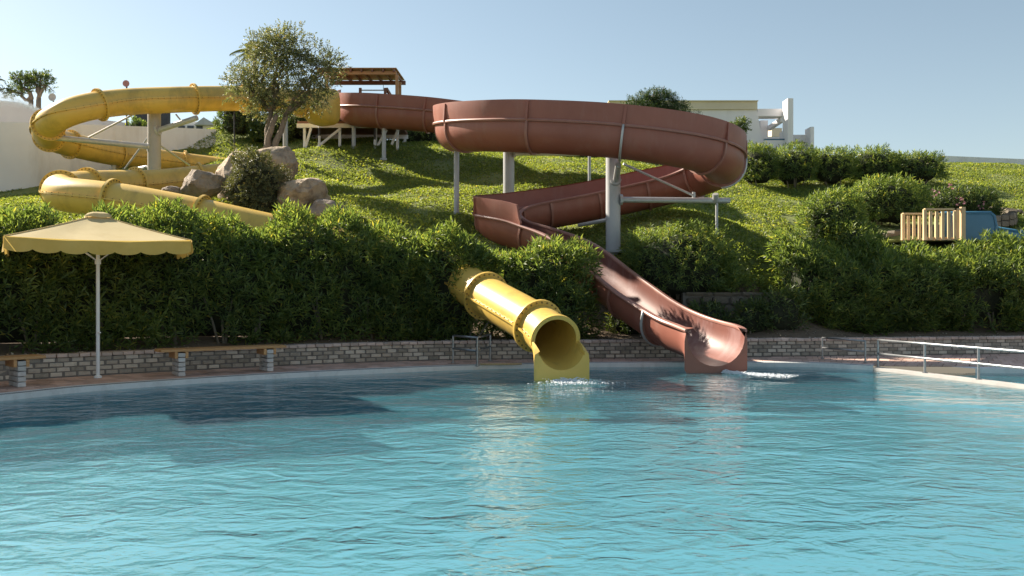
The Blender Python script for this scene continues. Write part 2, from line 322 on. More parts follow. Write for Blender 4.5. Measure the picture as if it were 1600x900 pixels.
ctrl += [(-30, 36, 5.6), (-30, 28, 4.0), (-16, 25, 3.1), (-10, 24.6, 2.6), (-5, 24.3, 2.4), (0, 25.0, 2.5), (-28, 48, 8.6), (-12, 50, 9.0), (0, 52, 8.8), (14, 52, 8.4), (30, 52, 8.2), (30, 34, 4.4), (26, 29, 3.0), (-40, 40, 6.5), (44, 44, 7.5), (10, 26.5, 2.4), (15, 27, 2.7), (-20, 20, 2.2)]
C = np.array(ctrl); CX = C[:, :2]
def tps(r2): return 0.5 * r2 * np.log(r2 + 1e-9)
def solve():
    n = len(C); K = tps(((CX[:, None] - CX[None]) ** 2).sum(-1)) + np.eye(n) * 0.25
    Pm = np.c_[np.ones(n), CX]; A = np.block([[K, Pm], [Pm.T, np.zeros((3, 3))]])
    return np.linalg.solve(A, np.r_[C[:, 2], np.zeros(3)])
SOL = solve()
def H(x, y):
    x, y = np.atleast_1d(np.asarray(x, float)), np.atleast_1d(np.asarray(y, float)); out = np.empty(len(x))
    for s in range(0, len(x), 20000):
        q = np.c_[x[s:s + 20000], y[s:s + 20000]]; q[:, 0] = np.clip(q[:, 0], -42, 46); q[:, 1] = np.clip(q[:, 1], 0, 54)
        K = tps(((q[:, None] - CX[None]) ** 2).sum(-1)); out[s:s + 20000] = K @ SOL[:-3] + SOL[-3] + q @ SOL[-2:]
    return out
def h1(x, y): return float(H([x], [y])[0])
def G(px, D): x = PX(px, D); return Vector((x, D, h1(x, D)))
wx = np.r_[-60, -30, -20, WALL[:, 0], 30, 60]; wy = np.r_[-20, -2, 4.5, WALL[:, 1], 25.5, 29]
def wall_line(x): return np.interp(x, wx, wy)

xs = np.unique(np.r_[-300, -150, -80, np.linspace(-45, 45, 181), 80, 150, 300])
tt = np.r_[np.linspace(0, 28, 113) ** 1.0, 32, 38, 48, 70, 120, 250, 600]
gx = np.repeat(xs, len(tt)); gy = np.clip(wall_line(gx), -20, 40) + 0.10 + np.tile(tt, len(xs))
def swell(x, y): return (0.05 * np.sin(x * 1.7 + y * 0.6) + 0.04 * np.sin(y * 2.3 - x * 0.9)) * np.clip((y - wall_line(x) - 2.1) / 4, 0, 1)
gz = H(gx, gy) + swell(gx, gy)
nt_ = len(tt); i, j = np.meshgrid(np.arange(len(xs) - 1), np.arange(nt_ - 1), indexing='ij'); a = (i * nt_ + j).ravel()
hill = np_mesh('hillside', np.c_[gx, gy, gz], np.c_[a, a + nt_, a + nt_ + 1, a + 1], M['hill'], smooth=True); tag(hill, kind='structure')
hill.data.materials.append(M['soil'])
soil_t = np.tile(tt, len(xs))[a]; cxm, cym = gx[a], gy[a]
soil = (soil_t < 2.7) 
hill.data.polygons.foreach_set('material_index', soil.astype(np.int32))

# ------------------------------------------------------------------ pool, water, deck
PART = catmull([(7.9, 19.6), (9.1, 15.9), (10.5, 11), (11.6, 5.5), (12.2, 1.5)], 0.15, 6)
k0 = int(np.argmin(np.linalg.norm(POOL - np.array([7.9, 19.6]), axis=1)))
far_edge = POOL[:k0 + 1]
outline = [tuple(p) for p in far_edge] + [tuple(p) for p in PART[1:]] + [(-13.8, 1.5)]
def flat(name, pts, z, mat, kind='structure', label=None):
    o = mesh(name, [(x, y, z) for x, y in pts], [tuple(range(len(pts)))], mat)
    if o.data.polygons[0].normal.z < 0: o.data.flip_normals()
    return tag(o, kind=kind)
def basin(name, pts, depth, mat):
    n = len(pts); v = [(x, y, -0.09) for x, y in pts] + [(x, y, -depth) for x, y in pts]
    f = [(k, (k + 1) % n, n + (k + 1) % n, n + k) for k in range(n)] + [tuple(range(n, 2 * n))]
    return tag(mesh(name, v, f, mat), kind='structure')
basin('pool_basin', outline, 0.75, M['pool_tile'])
flat('pool_water', outline, -0.045, M['water'])
# children's pool beyond the dividing wall
pn = np.gradient(PART, axis=0); pn = np.c_[-pn[:, 1], pn[:, 0]]; pn /= np.linalg.norm(pn, axis=1)[:, None]
PART2 = PART + pn * 0.26
kid_out = [tuple(p) for p in PART2[6:]] + [(22, 1.5), (22, 18.75), (14, 18.8), (9.8, 18.95)]
basin('wading_pool_basin', kid_out, 0.35, M['pool_tile'])
flat('wading_pool_water', kid_out, -0.05, M['water'])
v = []; f = []
for p, q in zip(PART, PART2): v += [(p[0], p[1], 0.01), (q[0], q[1], 0.01), (p[0], p[1], -0.3), (q[0], q[1], -0.3)]
for k in range(len(PART) - 1):
    b = 4 * k; f += [(b, b + 4, b + 5, b + 1), (b + 2, b + 6, b + 4, b), (b + 1, b + 5, b + 7, b + 3)]
f.append((0, 1, 3, 2))
divider = tag(mesh('pool_dividing_wall', v, f, M['concrete']), 'low white dividing wall carrying the steel railing between the two pools', 'wall')
# coping ring with overflow grating
def strip(name, A, B, z, mat, th=0.0, parent=None, kind=None):
    v = [(p[0], p[1], z) for p in A] + [(p[0], p[1], z) for p in B]; n = len(A)
    f = [(k, k + 1, n + k + 1, n + k) for k in range(n - 1)]
    if th:
        b = len(v); v += [(p[0], p[1], z - th) for p in A]; f += [(b + k, b + k + 1, k + 1, k) for k in range(n - 1)]
    o = mesh(name, v, f, mat, parent)
    if o.data.polygons[0].normal.z < 0: o.data.flip_normals()
    return tag(o, kind=kind) if kind else o
cop = strip('pool_coping', POOL[:k0 + 1], COPE[:k0 + 1], 0.048, M['coping'], 0.16, kind='structure')
mb = MB()
for k in range(0, k0 - 1):
    for q in (0.0, 0.5):
        p = POOL[k] * (1 - q) + POOL[k + 1] * q; n = out_n[k]
        mb.beam((*(p + n * 0.05), 0.05), (*(p + n * 0.17), 0.05), 0.014, 0.006)
tag(mb.build('overflow_grating', M['slot'], cop), kind='stuff')
# deck base and pavers
deck = strip('pool_deck', COPE, WALL + out_n * 0.05, 0.018, M['joint'], kind='structure')
flat('near_terrace', [(-60, -30), (60, -30), (60, 1.5), (-60, 1.5)], 0.03, M['concrete'])
strip('wading_pool_edge', np.array([(9.8, 18.95), (14, 18.8), (22, 18.75)]), np.array([(9.5, 19.42), (14, 19.26), (22, 19.2)]), 0.046, M['coping'], 0.2, kind='structure')
mid = (COPE + WALL) / 2; ds = np.r_[0, np.cumsum(np.linalg.norm(np.diff(mid, axis=0), axis=1))]
ncol = int(ds[-1] / 0.275); edges = np.linspace(0, ds[-1], ncol + 1)
def at(A, s): return np.array([np.interp(s, ds, A[:, 0]), np.interp(s, ds, A[:, 1])])
pav = []; ROWS = 5
for c in range(ncol):
    for r in range(ROWS):
        off = 0.5 * (r % 2) * 0.275
        s0, s1 = edges[c] + off + 0.006, edges[c + 1] + off - 0.006
        q = []
        for s, t in ((s0, r / ROWS), (s1, r / ROWS), (s1, (r + 1) / ROWS), (s0, (r + 1) / ROWS)):
            a_, b_ = at(COPE, s), at(WALL, s); t = t + (0.006 if t == r / ROWS else -0.006); q.append(a_ * (1 - t) + b_ * t)
        m_ = sum(q) / 4; px = 800 + FPX * m_[0] / m_[1] if m_[1] > 2 else -999
        pav.append((m_[1] if -30 < px < 1630 else 99, q))
pav.sort(key=lambda e: e[0])
def hexa(q, z0, z1, jit=0.0):
    dz = [random.uniform(-jit, jit) for _ in range(4)]
    v = [(x, y, z0) for x, y in q] + [(x * 0.97 + sum(p[0] for p in q) / 4 * 0.03, y * 0.97 + sum(p[1] for p in q) / 4 * 0.03, z1 + d) for (x, y), d in zip(q, dz)]
    return v, [(4, 5, 6, 7), (0, 1, 5, 4), (1, 2, 6, 5), (2, 3, 7, 6), (3, 0, 4, 7)]
mb = MB()
for n_, (d_, q) in enumerate(pav):
    v, f = hexa(q, 0.02, 0.046, 0.003)
    if n_ < 300: mesh('paver', v, f, M['paver'], deck)
    else: mb.add(v, f)
tag(mb.build('paving', M['paver'], deck), kind='stuff')

# ------------------------------------------------------------------ low brick wall
wall = tag(empty('brick_retaining_wall', (*WALL[len(WALL) // 2], 0.0)), 'low curved grey brick retaining wall behind the poolside paving', 'wall')
wd = np.r_[0, np.cumsum(np.linalg.norm(np.diff(WALL, axis=0), axis=1))]
def wat(s): return np.array([np.interp(s, wd, WALL[:, 0]), np.interp(s, wd, WALL[:, 1])])
core = MB(); n = len(WALL); v = []
for p, o in zip(WALL[::6], out_n[::6]):
    a_, b_ = p + o * 0.02, p + o * 0.24
    v += [(*a_, 0.0), (*a_, 0.415), (*b_, 0.415), (*b_, 0.0)]
f = []
for k in range(len(WALL[::6]) - 1):
    b = 4 * k; f += [(b, b + 4, b + 5, b + 1), (b + 1, b + 5, b + 6, b + 2), (b + 2, b + 6, b + 7, b + 3)]
core.add(v, f); core.build('mortar_core', M['mortar'], wall)
def brick_mesh(name, L, Dp, Hh, mat, seed):
    r = random.Random(seed); v = []
    for z in (-1, 1):
        for x, y in ((-1, -1), (1, -1), (1, 1), (-1, 1)):
            v.append((x * (L / 2 - r.uniform(0, 0.008)), y * (Dp / 2 - r.uniform(0, 0.008)), z * (Hh / 2 - r.uniform(0, 0.006))))
    me = bpy.data.meshes.new(name); bm = bmesh.new(); vv = [bm.verts.new(c) for c in v]
    for q in [(3, 2, 1, 0), (4, 5, 6, 7), (0, 1, 5, 4), (1, 2, 6, 5), (2, 3, 7, 6), (3, 0, 4, 7)]: bm.faces.new([vv[k] for k in q])
    bmesh.ops.bevel(bm, geom=list(bm.edges), offset=0.006, segments=1, affect='EDGES'); bm.to_mesh(me); bm.free(); me.materials.append(mat); return me
BR = [brick_mesh('brick', 0.235, 0.11, 0.083, M['brick'], k) for k in range(5)]
CB = [brick_mesh('coping_brick', 0.192, 0.30, 0.075, M['cap_brick'], 10 + k) for k in range(4)]
def place(me, name, c, rz, parent):
    o = bpy.data.objects.new(name, me); COL.objects.link(o); o.parent = parent
    pl = parent.location; o.location = (c[0] - pl[0], c[1] - pl[1], c[2] - pl[2]); o.rotation_euler = (random.uniform(-.02, .02), random.uniform(-.015, .015), rz); return o
jobs = []
for course in range(4):
    s = 0.1 + (0.125 if course % 2 else 0)
    while s < wd[-1] - 0.2:
        p = wat(s); t = wat(s + 0.1) - wat(s - 0.1); rz = math.atan2(t[1], t[0]); nrm = np.array([-math.sin(rz), math.cos(rz)])
        px = 800 + FPX * p[0] / p[1] if p[1] > 3 else -999
        pr = random.uniform(-0.008, 0.01)
        jobs.append(((p[1] if -20 < px < 1620 else 99), (*(p + nrm * (0.055 + pr)), 0.055 + 0.05 + course * 0.093), rz)); s += 0.25
jobs.sort(key=lambda e: e[0])
def join_copies(meshes, items):
    mb = MB()
    for _, c, rz in items:
        me = random.choice(meshes); R_ = Matrix.Rotation(rz, 3, 'Z')
        mb.add([R_ @ v.co + Vector(c) for v in me.vertices], [tuple(p.vertices) for p in me.polygons])
    return mb
for d_, c, rz in jobs[:300]: place(random.choice(BR), 'brick', c, rz, wall).scale = (random.uniform(0.84, 1.02), random.uniform(0.9, 1.12), random.uniform(0.86, 1.04))
tag(join_copies(BR, [j_ for j_ in jobs[300:]]).build('brickwork', M['brick'], wall), kind='stuff')
caps = []; s = 0.1
while s < wd[-1] - 0.15:
    p = wat(s); t = wat(s + 0.1) - wat(s - 0.1); rz = math.atan2(t[1], t[0]); nrm = np.array([-math.sin(rz), math.cos(rz)])
    caps.append((p[1], (*(p + nrm * (0.12 + random.uniform(-.008, .008))), 0.462 + random.uniform(-.004, .004)), rz)); s += 0.2
for d_, c, rz in caps: place(random.choice(CB), 'coping_brick', c, rz, wall)

# ------------------------------------------------------------------ foliage tools
def unit(v): return v / (np.linalg.norm(v, axis=-1, keepdims=True) + 1e-9)
def leaf_arrays(base, d, side, L, W, fold=0.25, droop=0.0):
    up = unit(np.cross(side, d)); L = np.asarray(L)[:, None]; W = np.asarray(W)[:, None]
    mid_ = base + d * L * 0.45 + up * L * 0.04
    tip = base + d * L - np.array([0, 0, 1.0]) * L * droop
    ml = mid_ + side * W * 0.5 + up * W * fold; mr = mid_ - side * W * 0.5 + up * W * fold
    n = len(base); co = np.stack([base, ml, tip, mr], 1).reshape(-1, 3)
    b = np.arange(n) * 4; tri = np.stack([np.c_[b, b + 2, b + 1], np.c_[b, b + 3, b + 2]], 1).reshape(-1, 3)
    return co, tri
def shoots(Pp, A, k, slen, llen, lw, rg, amin=25, amax=80):
    """whorled leaves round short shoots: Pp (n,3) feet, A (n,3) axes"""
    n = len(Pp); A = unit(A); ref = np.where(np.abs(A[:, 2:3]) < 0.9, np.array([[0, 0, 1.0]]), np.array([[1.0, 0, 0]]))
    e1 = unit(np.cross(A, ref)); e2 = np.cross(A, e1)
    t = (np.arange(k)[None] + rg.random((n, k))) / k
    phi = np.arange(k)[None] * 2.399 + rg.random((n, 1)) * 6.28 + rg.normal(0, 0.25, (n, k))
    al = np.radians(amax - (amax - amin) * t + rg.normal(0, 9, (n, k)))
    radial = e1[:, None] * np.cos(phi)[..., None] + e2[:, None] * np.sin(phi)[..., None]
    d = A[:, None] * np.cos(al)[..., None] + radial * np.sin(al)[..., None]
    base = Pp[:, None] + A[:, None] * (t * slen)[..., None]
    side = unit(np.cross(d, A[:, None] + 0.01)); d = d.reshape(-1, 3); side = side.reshape(-1, 3); base = base.reshape(-1, 3)
    s = rg.uniform(0.7, 1.2, len(base)); return leaf_arrays(base, unit(d), side, llen * s, lw * s, 0.2, 0.06)
def lump(p, seed, f=1.0):
    a = seed * 1.37; return (np.sin(p[:, 0] * 1.9 * f + a) * np.sin(p[:, 1] * 2.1 * f + a * 2) + np.sin(p[:, 2] * 2.6 * f + p[:, 0] * 1.3 * f + a * 3) + 0.6 * np.sin(p[:, 0] * 4.3 * f - p[:, 2] * 3.9 * f + a)) / 2.6
def merge(parts):
    cos, tris, b = [], [], 0
    for c, t in parts: cos.append(c); tris.append(t + b); b += len(c)
    return np.concatenate(cos), np.concatenate(tris)
def stems(root, items, mat, n=6):
    for pts, r in items: MB().tube(pts, r, n).build('stem', mat, root, True)
def bush(name, label, cat, c, rx, ry, h, nsh, mat, leaf=(0.15, 0.028), k=10, slen=0.22, group=None, seed=1, lift=0.25, power=2.6, nstem=5, rz=0.0, up=0.7, tex=0.14, core_=True, amin=25):
    """a leafy dome: shoots spread over a lumpy superellipsoid, stems under it"""
    rg = np.random.default_rng(seed); c = Vector(c); root = tag(empty(name, c), label, cat, group)
    u = rg.uniform(0, 2 * math.pi, nsh); w = rg.uniform(-0.55, 1, nsh); s = np.sqrt(np.clip(1 - w * w, 0, 1))
    d = np.c_[np.cos(u) * s, np.sin(u) * s, w]
    r = 1 / (np.abs(d[:, 0]) ** power + np.abs(d[:, 1]) ** power + np.abs(d[:, 2]) ** power) ** (1 / power)
    hh = h * (1 - lift) / 1.55; cz = h - hh
    q = d * r[:, None] * np.array([rx, ry, hh]); q *= (1 + tex * lump(q * 1.5 / max(0.6, min(rx, h)), seed, 1.3))[:, None] * rg.uniform(0.80, 1.03, nsh)[:, None]
    cr, sr = math.cos(rz), math.sin(rz); q = np.c_[q[:, 0] * cr - q[:, 1] * sr, q[:, 0] * sr + q[:, 1] * cr, q[:, 2]]
    nrm = unit(q / np.array([rx, ry, hh]) ** 1.0); ax = unit(nrm + np.array([0, 0, up]) + rg.normal(0, 0.35, q.shape))
    pos = q + np.array([c.x, c.y, c.z + cz]); co, tri = shoots(pos - ax * slen * 0.5, ax, k, slen, leaf[0], leaf[1], rg, amin)
    fo = np_mesh('foliage', co, tri, mat, root); tag(fo, kind='stuff')
    if core_:  # added filler blob: blocks light, dark colour stands for shade between leaves
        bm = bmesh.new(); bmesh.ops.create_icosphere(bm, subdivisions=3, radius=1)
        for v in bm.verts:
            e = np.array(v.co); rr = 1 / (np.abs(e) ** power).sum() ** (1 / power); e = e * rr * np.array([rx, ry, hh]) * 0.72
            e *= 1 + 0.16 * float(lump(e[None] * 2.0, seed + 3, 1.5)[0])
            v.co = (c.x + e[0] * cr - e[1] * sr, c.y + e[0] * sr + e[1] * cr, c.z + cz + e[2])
        me = bpy.data.meshes.new('shade_core'); bm.to_mesh(me); bm.free(); link('shade_core', me, M['core'], root)
    its = []
    for i_ in range(nstem):
        a_ = rg.uniform(0, 6.28); fx = c + Vector((math.cos(a_) * rx * 0.35, math.sin(a_) * ry * 0.35, -0.08)); tp = c + Vector((math.cos(a_) * rx * 0.6, math.sin(a_) * ry * 0.6, h * 0.6))
        its.append(([fx, fx.lerp(tp, 0.5) + Vector((rg.normal(0, .05), rg.normal(0, .05), 0)), tp], [0.03, 0.024, 0.014]))
    stems(root, its, M['stem']); return root
def hedge(name, label, cat, path, width, hts, dens, mat, seed=1, leaf=(0.20, 0.036), k=9, slen=0.26, skirt=0.02, group=None, nstem=12, gaps=()):
    """clipped row of shrubs along a ground line; hts = height at each path point"""
    rg = np.random.default_rng(seed); path = np.array(path, float); dl = np.r_[0, np.cumsum(np.linalg.norm(np.diff(path, axis=0), axis=1))]
    Ltot = dl[-1]; hts = np.array(hts, float)
    def pt(s): return np.c_[np.interp(s, dl, path[:, 0]), np.interp(s, dl, path[:, 1])]
    m0 = pt(np.array([Ltot / 2]))[0]; root = tag(empty(name, (m0[0], m0[1], h1(*m0))), label, cat, group)
    per = hts.mean() * 2 + width; n = int(Ltot * per * dens)
    s = rg.uniform(-0.0, Ltot, n); th = rg.random(n)
    base = pt(s); tg = pt(np.clip(s + 0.15, 0, Ltot)) - pt(np.clip(s - 0.15, 0, Ltot)); tg = unit(tg); nr = np.c_[tg[:, 1], -tg[:, 0]]   # towards the pool
    hh = np.interp(s, dl, hts) * (1 + 0.05 * np.sin(s * 1.9 + seed) + 0.05 * np.sin(s * 4.7 + seed * 2) + 0.02 * np.sin(s * 11))
    fr = 0.5; tpf = 0.34
    side = np.where(th < fr, 1.0, np.where(th < fr + tpf, 0.0, -1.0)); q = rg.random(n)
    endt = np.clip(np.minimum(s, Ltot - s) / (width * 0.55), 0, 1); endr = np.sqrt(1 - (1 - endt) ** 2) * 0.9 + 0.1
    w2 = width / 2 * endr
    zf = skirt + q * (hh - skirt); zr = np.clip(zf / hh, 0, 1)
    bulge = (1 - 0.55 * np.clip((zr - 0.75) / 0.25, 0, 1) ** 2) * (0.72 + 0.28 * np.clip(zr / 0.35, 0, 1))
    off = np.where(side == 0, (q * 2 - 1) * w2 * 0.9, side * w2 * bulge)
    crown = hh * (1 - 0.18 * np.abs(np.where(side == 0, q * 2 - 1, 0)) ** 3) * (0.8 + 0.2 * endr)
    z = np.where(side == 0, crown, zf * (0.8 + 0.2 * endr))
    p = np.c_[base + nr * off[:, None], z]
    out_dir = np.c_[nr * np.where(side == 0, (q * 2 - 1) * 0.3, side)[:, None] + tg * ((s > Ltot / 2) * 2 - 1)[:, None] * (1 - endt)[:, None] * 1.2, np.where(side == 0, 1.0, 0.25)]
    p += unit(out_dir) * (0.20 * lump(p, seed, 1.2) + 0.10 * lump(p, seed + 5, 2.9) - 0.06 + rg.uniform(-0.16, 0.05, n))[:, None]
    p[:, 2] += H(p[:, 0], p[:, 1])
    ax = unit(unit(out_dir) + np.array([0, 0, 0.55]) + rg.normal(0, 0.38, p.shape))
    for (ga, gb, gz) in gaps:       # bare patches low down where stems show
        keep = ~((s > ga) & (s < gb) & (z < gz) & (rg.random(n) < 0.8)); p, ax, s, z = p[keep], ax[keep], s[keep], z[keep]; n = len(p)
    co, tri = shoots(p - ax * slen * 0.55, ax, k, slen, leaf[0], leaf[1], rg)
    fo = np_mesh('foliage', co, tri, mat, root); tag(fo, kind='stuff')
    # added opaque core, coloured dark as inner shade, blocks light through the hedge
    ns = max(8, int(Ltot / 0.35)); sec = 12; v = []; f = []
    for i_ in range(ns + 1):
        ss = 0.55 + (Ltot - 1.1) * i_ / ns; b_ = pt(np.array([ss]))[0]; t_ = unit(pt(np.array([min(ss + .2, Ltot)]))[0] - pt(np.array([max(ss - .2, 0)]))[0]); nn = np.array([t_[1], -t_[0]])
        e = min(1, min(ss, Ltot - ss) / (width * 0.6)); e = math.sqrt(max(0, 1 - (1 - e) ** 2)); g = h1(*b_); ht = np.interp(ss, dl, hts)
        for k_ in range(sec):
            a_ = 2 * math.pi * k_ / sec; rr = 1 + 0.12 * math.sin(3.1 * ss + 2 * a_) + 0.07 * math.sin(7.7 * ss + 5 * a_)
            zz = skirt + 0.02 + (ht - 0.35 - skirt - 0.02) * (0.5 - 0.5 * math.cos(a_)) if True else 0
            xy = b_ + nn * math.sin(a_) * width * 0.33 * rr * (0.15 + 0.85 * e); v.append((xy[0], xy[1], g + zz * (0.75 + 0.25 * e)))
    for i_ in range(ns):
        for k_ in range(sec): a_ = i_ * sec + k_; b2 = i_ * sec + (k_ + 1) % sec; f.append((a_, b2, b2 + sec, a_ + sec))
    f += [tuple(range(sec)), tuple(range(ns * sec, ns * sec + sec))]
    mesh('shade_core', v, f, M['core'], root, True)
    its = []
    for i_ in range(nstem):
        ss = Ltot * (i_ + 0.5 + rg.uniform(-.3, .3)) / nstem; b_ = pt(np.array([ss]))[0]; t_ = unit(pt(np.array([min(ss + .2, Ltot)]))[0] - pt(np.array([max(ss - .2, 0)]))[0]); nn = np.array([t_[1], -t_[0]])
        for q_ in range(3):
            fx = b_ + nn * (width * 0.22) + t_ * rg.normal(0, 0.09); g = h1(*fx); tp = fx + nn * rg.uniform(-0.1, 0.25) + t_ * rg.normal(0, 0.28)
            its.append(([Vector((*fx, g - 0.05)), Vector((*(fx * 0.6 + tp * 0.4), g + 0.45)), Vector((*tp, g + 1.0))], [0.034, 0.027, 0.018]))
    stems(root, its, M['stem']); return root

# ------------------------------------------------------------------ hedges and shrubs
def along(x0, x1, off, n=8): return [(x, float(wall_line(x)) + off) for x in np.linspace(x0, x1, n)]
hedge('oleander_hedge', 'long dense oleander hedge behind the benches and the parasol', 'hedge', along(-15.5, -2.2, 1.45, 12) + [(-1.4, float(wall_line(-1.4)) + 0.95), (-0.5, float(wall_line(-0.5)) + 0.75)], 1.8,
      [2.3, 2.35, 2.4, 2.4, 2.45, 2.5, 2.6, 2.65, 2.6, 2.65, 2.6, 2.5, 2.45, 2.4], 58, M['oleander'], 3, nstem=16, gaps=((8.5, 9.3, 0.6), (12.6, 13.5, 0.6)))
hedge('oleander_hedge', 'rounded oleander clump between the yellow tube exit and the brown flume', 'hedge', [(-0.7, 22.9), (0.4, 22.75), (1.4, 22.7), (2.05, 22.8)], 1.9,
      [2.1, 2.2, 2.25, 2.15], 64, M['oleander'], 4, nstem=5)
bush('oleander_bush', 'broad oleander bush just right of the brown flume above the rough stone wall', 'bush', (4.65, 24.9, h1(4.65, 24.9) - 0.1), 1.55, 1.2, 2.0, 1050, M['oleander'], seed=5, lift=0.1, nstem=7)
hedge('oleander_hedge', 'long oleander hedge below the wooden fence beside the wading pool', 'hedge', along(7.1, 18.5, 1.95, 12), 1.9,
      [1.75, 1.85, 1.85, 1.85, 1.9, 1.95, 1.95, 1.95, 1.95, 1.95, 1.95, 1.95], 66, M['oleander'], 6, nstem=12, gaps=((5.3, 6.2, 1.3), (6.9, 8.4, 1.1)))

# ------------------------------------------------------------------ lawn cover
def lawn():
    rg = np.random.default_rng(11); n = 200000
    D = 22 + 26 * rg.random(n) ** 0.9; x = (rg.random(n) * 1.26 - 0.63) * D
    keep = (D - wall_line(x) > 2.6) & ~((x > 9.6) & (D > 26.5) & (D < 32.5))
    x, D = x[keep], D[keep]
    patch = np.sin(x * 1.1 + D * 0.7) + np.sin(D * 1.9 - x * 0.5) + np.sin(x * 2.7) * 0.6
    keep = rg.random(len(x)) < 0.86 + 0.12 * patch; x, D = x[keep], D[keep]; patch = patch[keep]
    p = np.c_[x, D, H(x, D) + swell(x, D) + rg.uniform(0.0, 0.05, len(x)) + 0.025 * patch]
    ax = unit(np.c_[rg.normal(0, 0.45, (len(x), 2)), np.ones(len(x))])
    co, tri = shoots(p - ax * 0.03, ax, 3, 0.04, 0.080, 0.050, rg, 35, 85)
    tag(np_mesh('lawn_cover', co, tri, M['lawn']), 'bright green ground cover over the slope behind the hedges', 'ground cover', kind='stuff')
lawn()
def litter():
    rg = np.random.default_rng(12); n = 900; s = rg.uniform(2, wd[-1] - 6, n); o = np.abs(rg.normal(0.6, 0.5, n)) ; b = np.array([wat(q) for q in s]); b[:, 1] += 0.05 + o
    z = np.where(o < 0.3, 0.503, H(b[:, 0], b[:, 1]) + 0.012); z = np.maximum(z, 0.503 * (o < 0.33))
    d = unit(np.c_[rg.normal(0, 1, (n, 2)), rg.normal(0, 0.15, n)]); sd = unit(np.cross(d, np.array([0, 0, 1.0])))
    L = rg.uniform(0.025, 0.07, n); co, tri = leaf_arrays(np.c_[b, z], d, sd, L, L * 0.7)
    tag(np_mesh('fallen_petals', co, tri, M['litter']), 'pale fallen petals scattered on the soil and wall top', 'petals', kind='stuff')
litter()

# ------------------------------------------------------------------ yellow tube slide
def project(pts): return np.c_[800 + FPX * pts[:, 0] / pts[:, 1], 450 - FPX * (pts[:, 2] - CAMZ) / pts[:, 1]]
def nearest(pts, targets, lo=0):
    pr = project(pts); out = []; start = lo
    for t in targets:     # in order along the path
        d = np.linalg.norm(pr - np.array(t), axis=1); d[:start] = 1e9; d[start + 95:] = 1e9
        k = int(np.argmin(d)); out.append(k); start = k + 4
    return out
Y_PTS = [(501, 168, 38.2), (465, 161, 37.0), (420, 156, 35.6), (360, 154, 34.2), (300, 155, 33), (200, 159, 32), (138, 167, 31), (94, 181, 30.6), (72, 200, 31.6), (80, 216, 33.6), (115, 227, 35),
         (175, 240, 36.5), (250, 251, 38), (340, 262, 39), (395, 266, 38.2), (418, 269, 36), (410, 271, 33), (375, 274, 31.4), (335, 278, 30.6), (250, 287, 29.6), (185, 289, 28.3), (125, 292, 26.8),
         (97, 297, 25.4), (98, 303, 24.3), (135, 308, 23.9), (200, 316, 23.7), (300, 335, 23.5), (400, 357, 23.4)]
yp = [P(*a) for a in Y_PTS] + [Vector((-5.0, 23.5, 2.95)), Vector((-3.4, 23.5, 2.6)), Vector((-2.1, 23.1, 2.25)), Vector((-1.3, 22.1, 1.93)), Vector((-0.58, 20.85, 1.55)), Vector((0.55, 18.75, 0.95)), Vector((0.79, 18.2, 0.775)), Vector((0.86, 17.95, 0.715))]
yp = catmull(yp, 0.1, 10); YT, YR, YU = frames(yp)
RT = 0.47
yellow = tag(empty('yellow_tube_slide', tuple(yp[-1])), 'closed yellow tube slide winding down from the tower into the pool', 'water slide')
fl = nearest(yp, [(470, 160), (385, 155), (305, 155), (156, 163), (70, 190), (78, 213), (110, 226), (187, 242), (288, 256)])
fl2 = nearest(yp, [(315, 279), (213, 287), (138, 291), (97, 299), (178, 313), (312, 338)], fl[-1] + 60)
fl3 = [int(np.argmin(np.linalg.norm(yp - np.array(q), axis=1))) for q in ((-0.62, 20.85, 1.55), (0.50, 18.75, 0.95))]
def fill(a, b, step=24):
    n = max(1, round((b - a) / step)); return [int(a + (b - a) * k / n) for k in range(1, n)]
flanges = sorted(set(fl + fill(fl[-1], fl2[0]) + fl2 + fill(fl2[-1], fl3[0]) + fl3))
circ = lambda r, n=28: np.array([(r * math.cos(2 * math.pi * k / n), r * math.sin(2 * math.pi * k / n)) for k in range(n)])
def ring_section(r0, r1, n=28): return circ(r0, n), circ(r1, n)
def ring(pts, T, R, U, k, r0, r1, th, name, mat, parent, n=32):
    v = []; f = []
    for j_, (dz, r) in enumerate(((-th / 2, r0), (-th / 2, r1), (th / 2, r1), (th / 2, r0))):
        for q in range(n):
            a = 2 * math.pi * q / n; v.append(pts[k] + T[k] * dz + (R[k] * math.cos(a) + U[k] * math.sin(a)) * r)
    for j_ in range(4):
        for q in range(n):
            a, b = j_ * n + q, j_ * n + (q + 1) % n; c, d = ((j_ + 1) % 4) * n + (q + 1) % n, ((j_ + 1) % 4) * n + q
            f.append((a, b, c, d))
    return auto_smooth(mesh(name, v, f, mat, parent))
bounds = [0] + flanges + [len(yp) - 1]
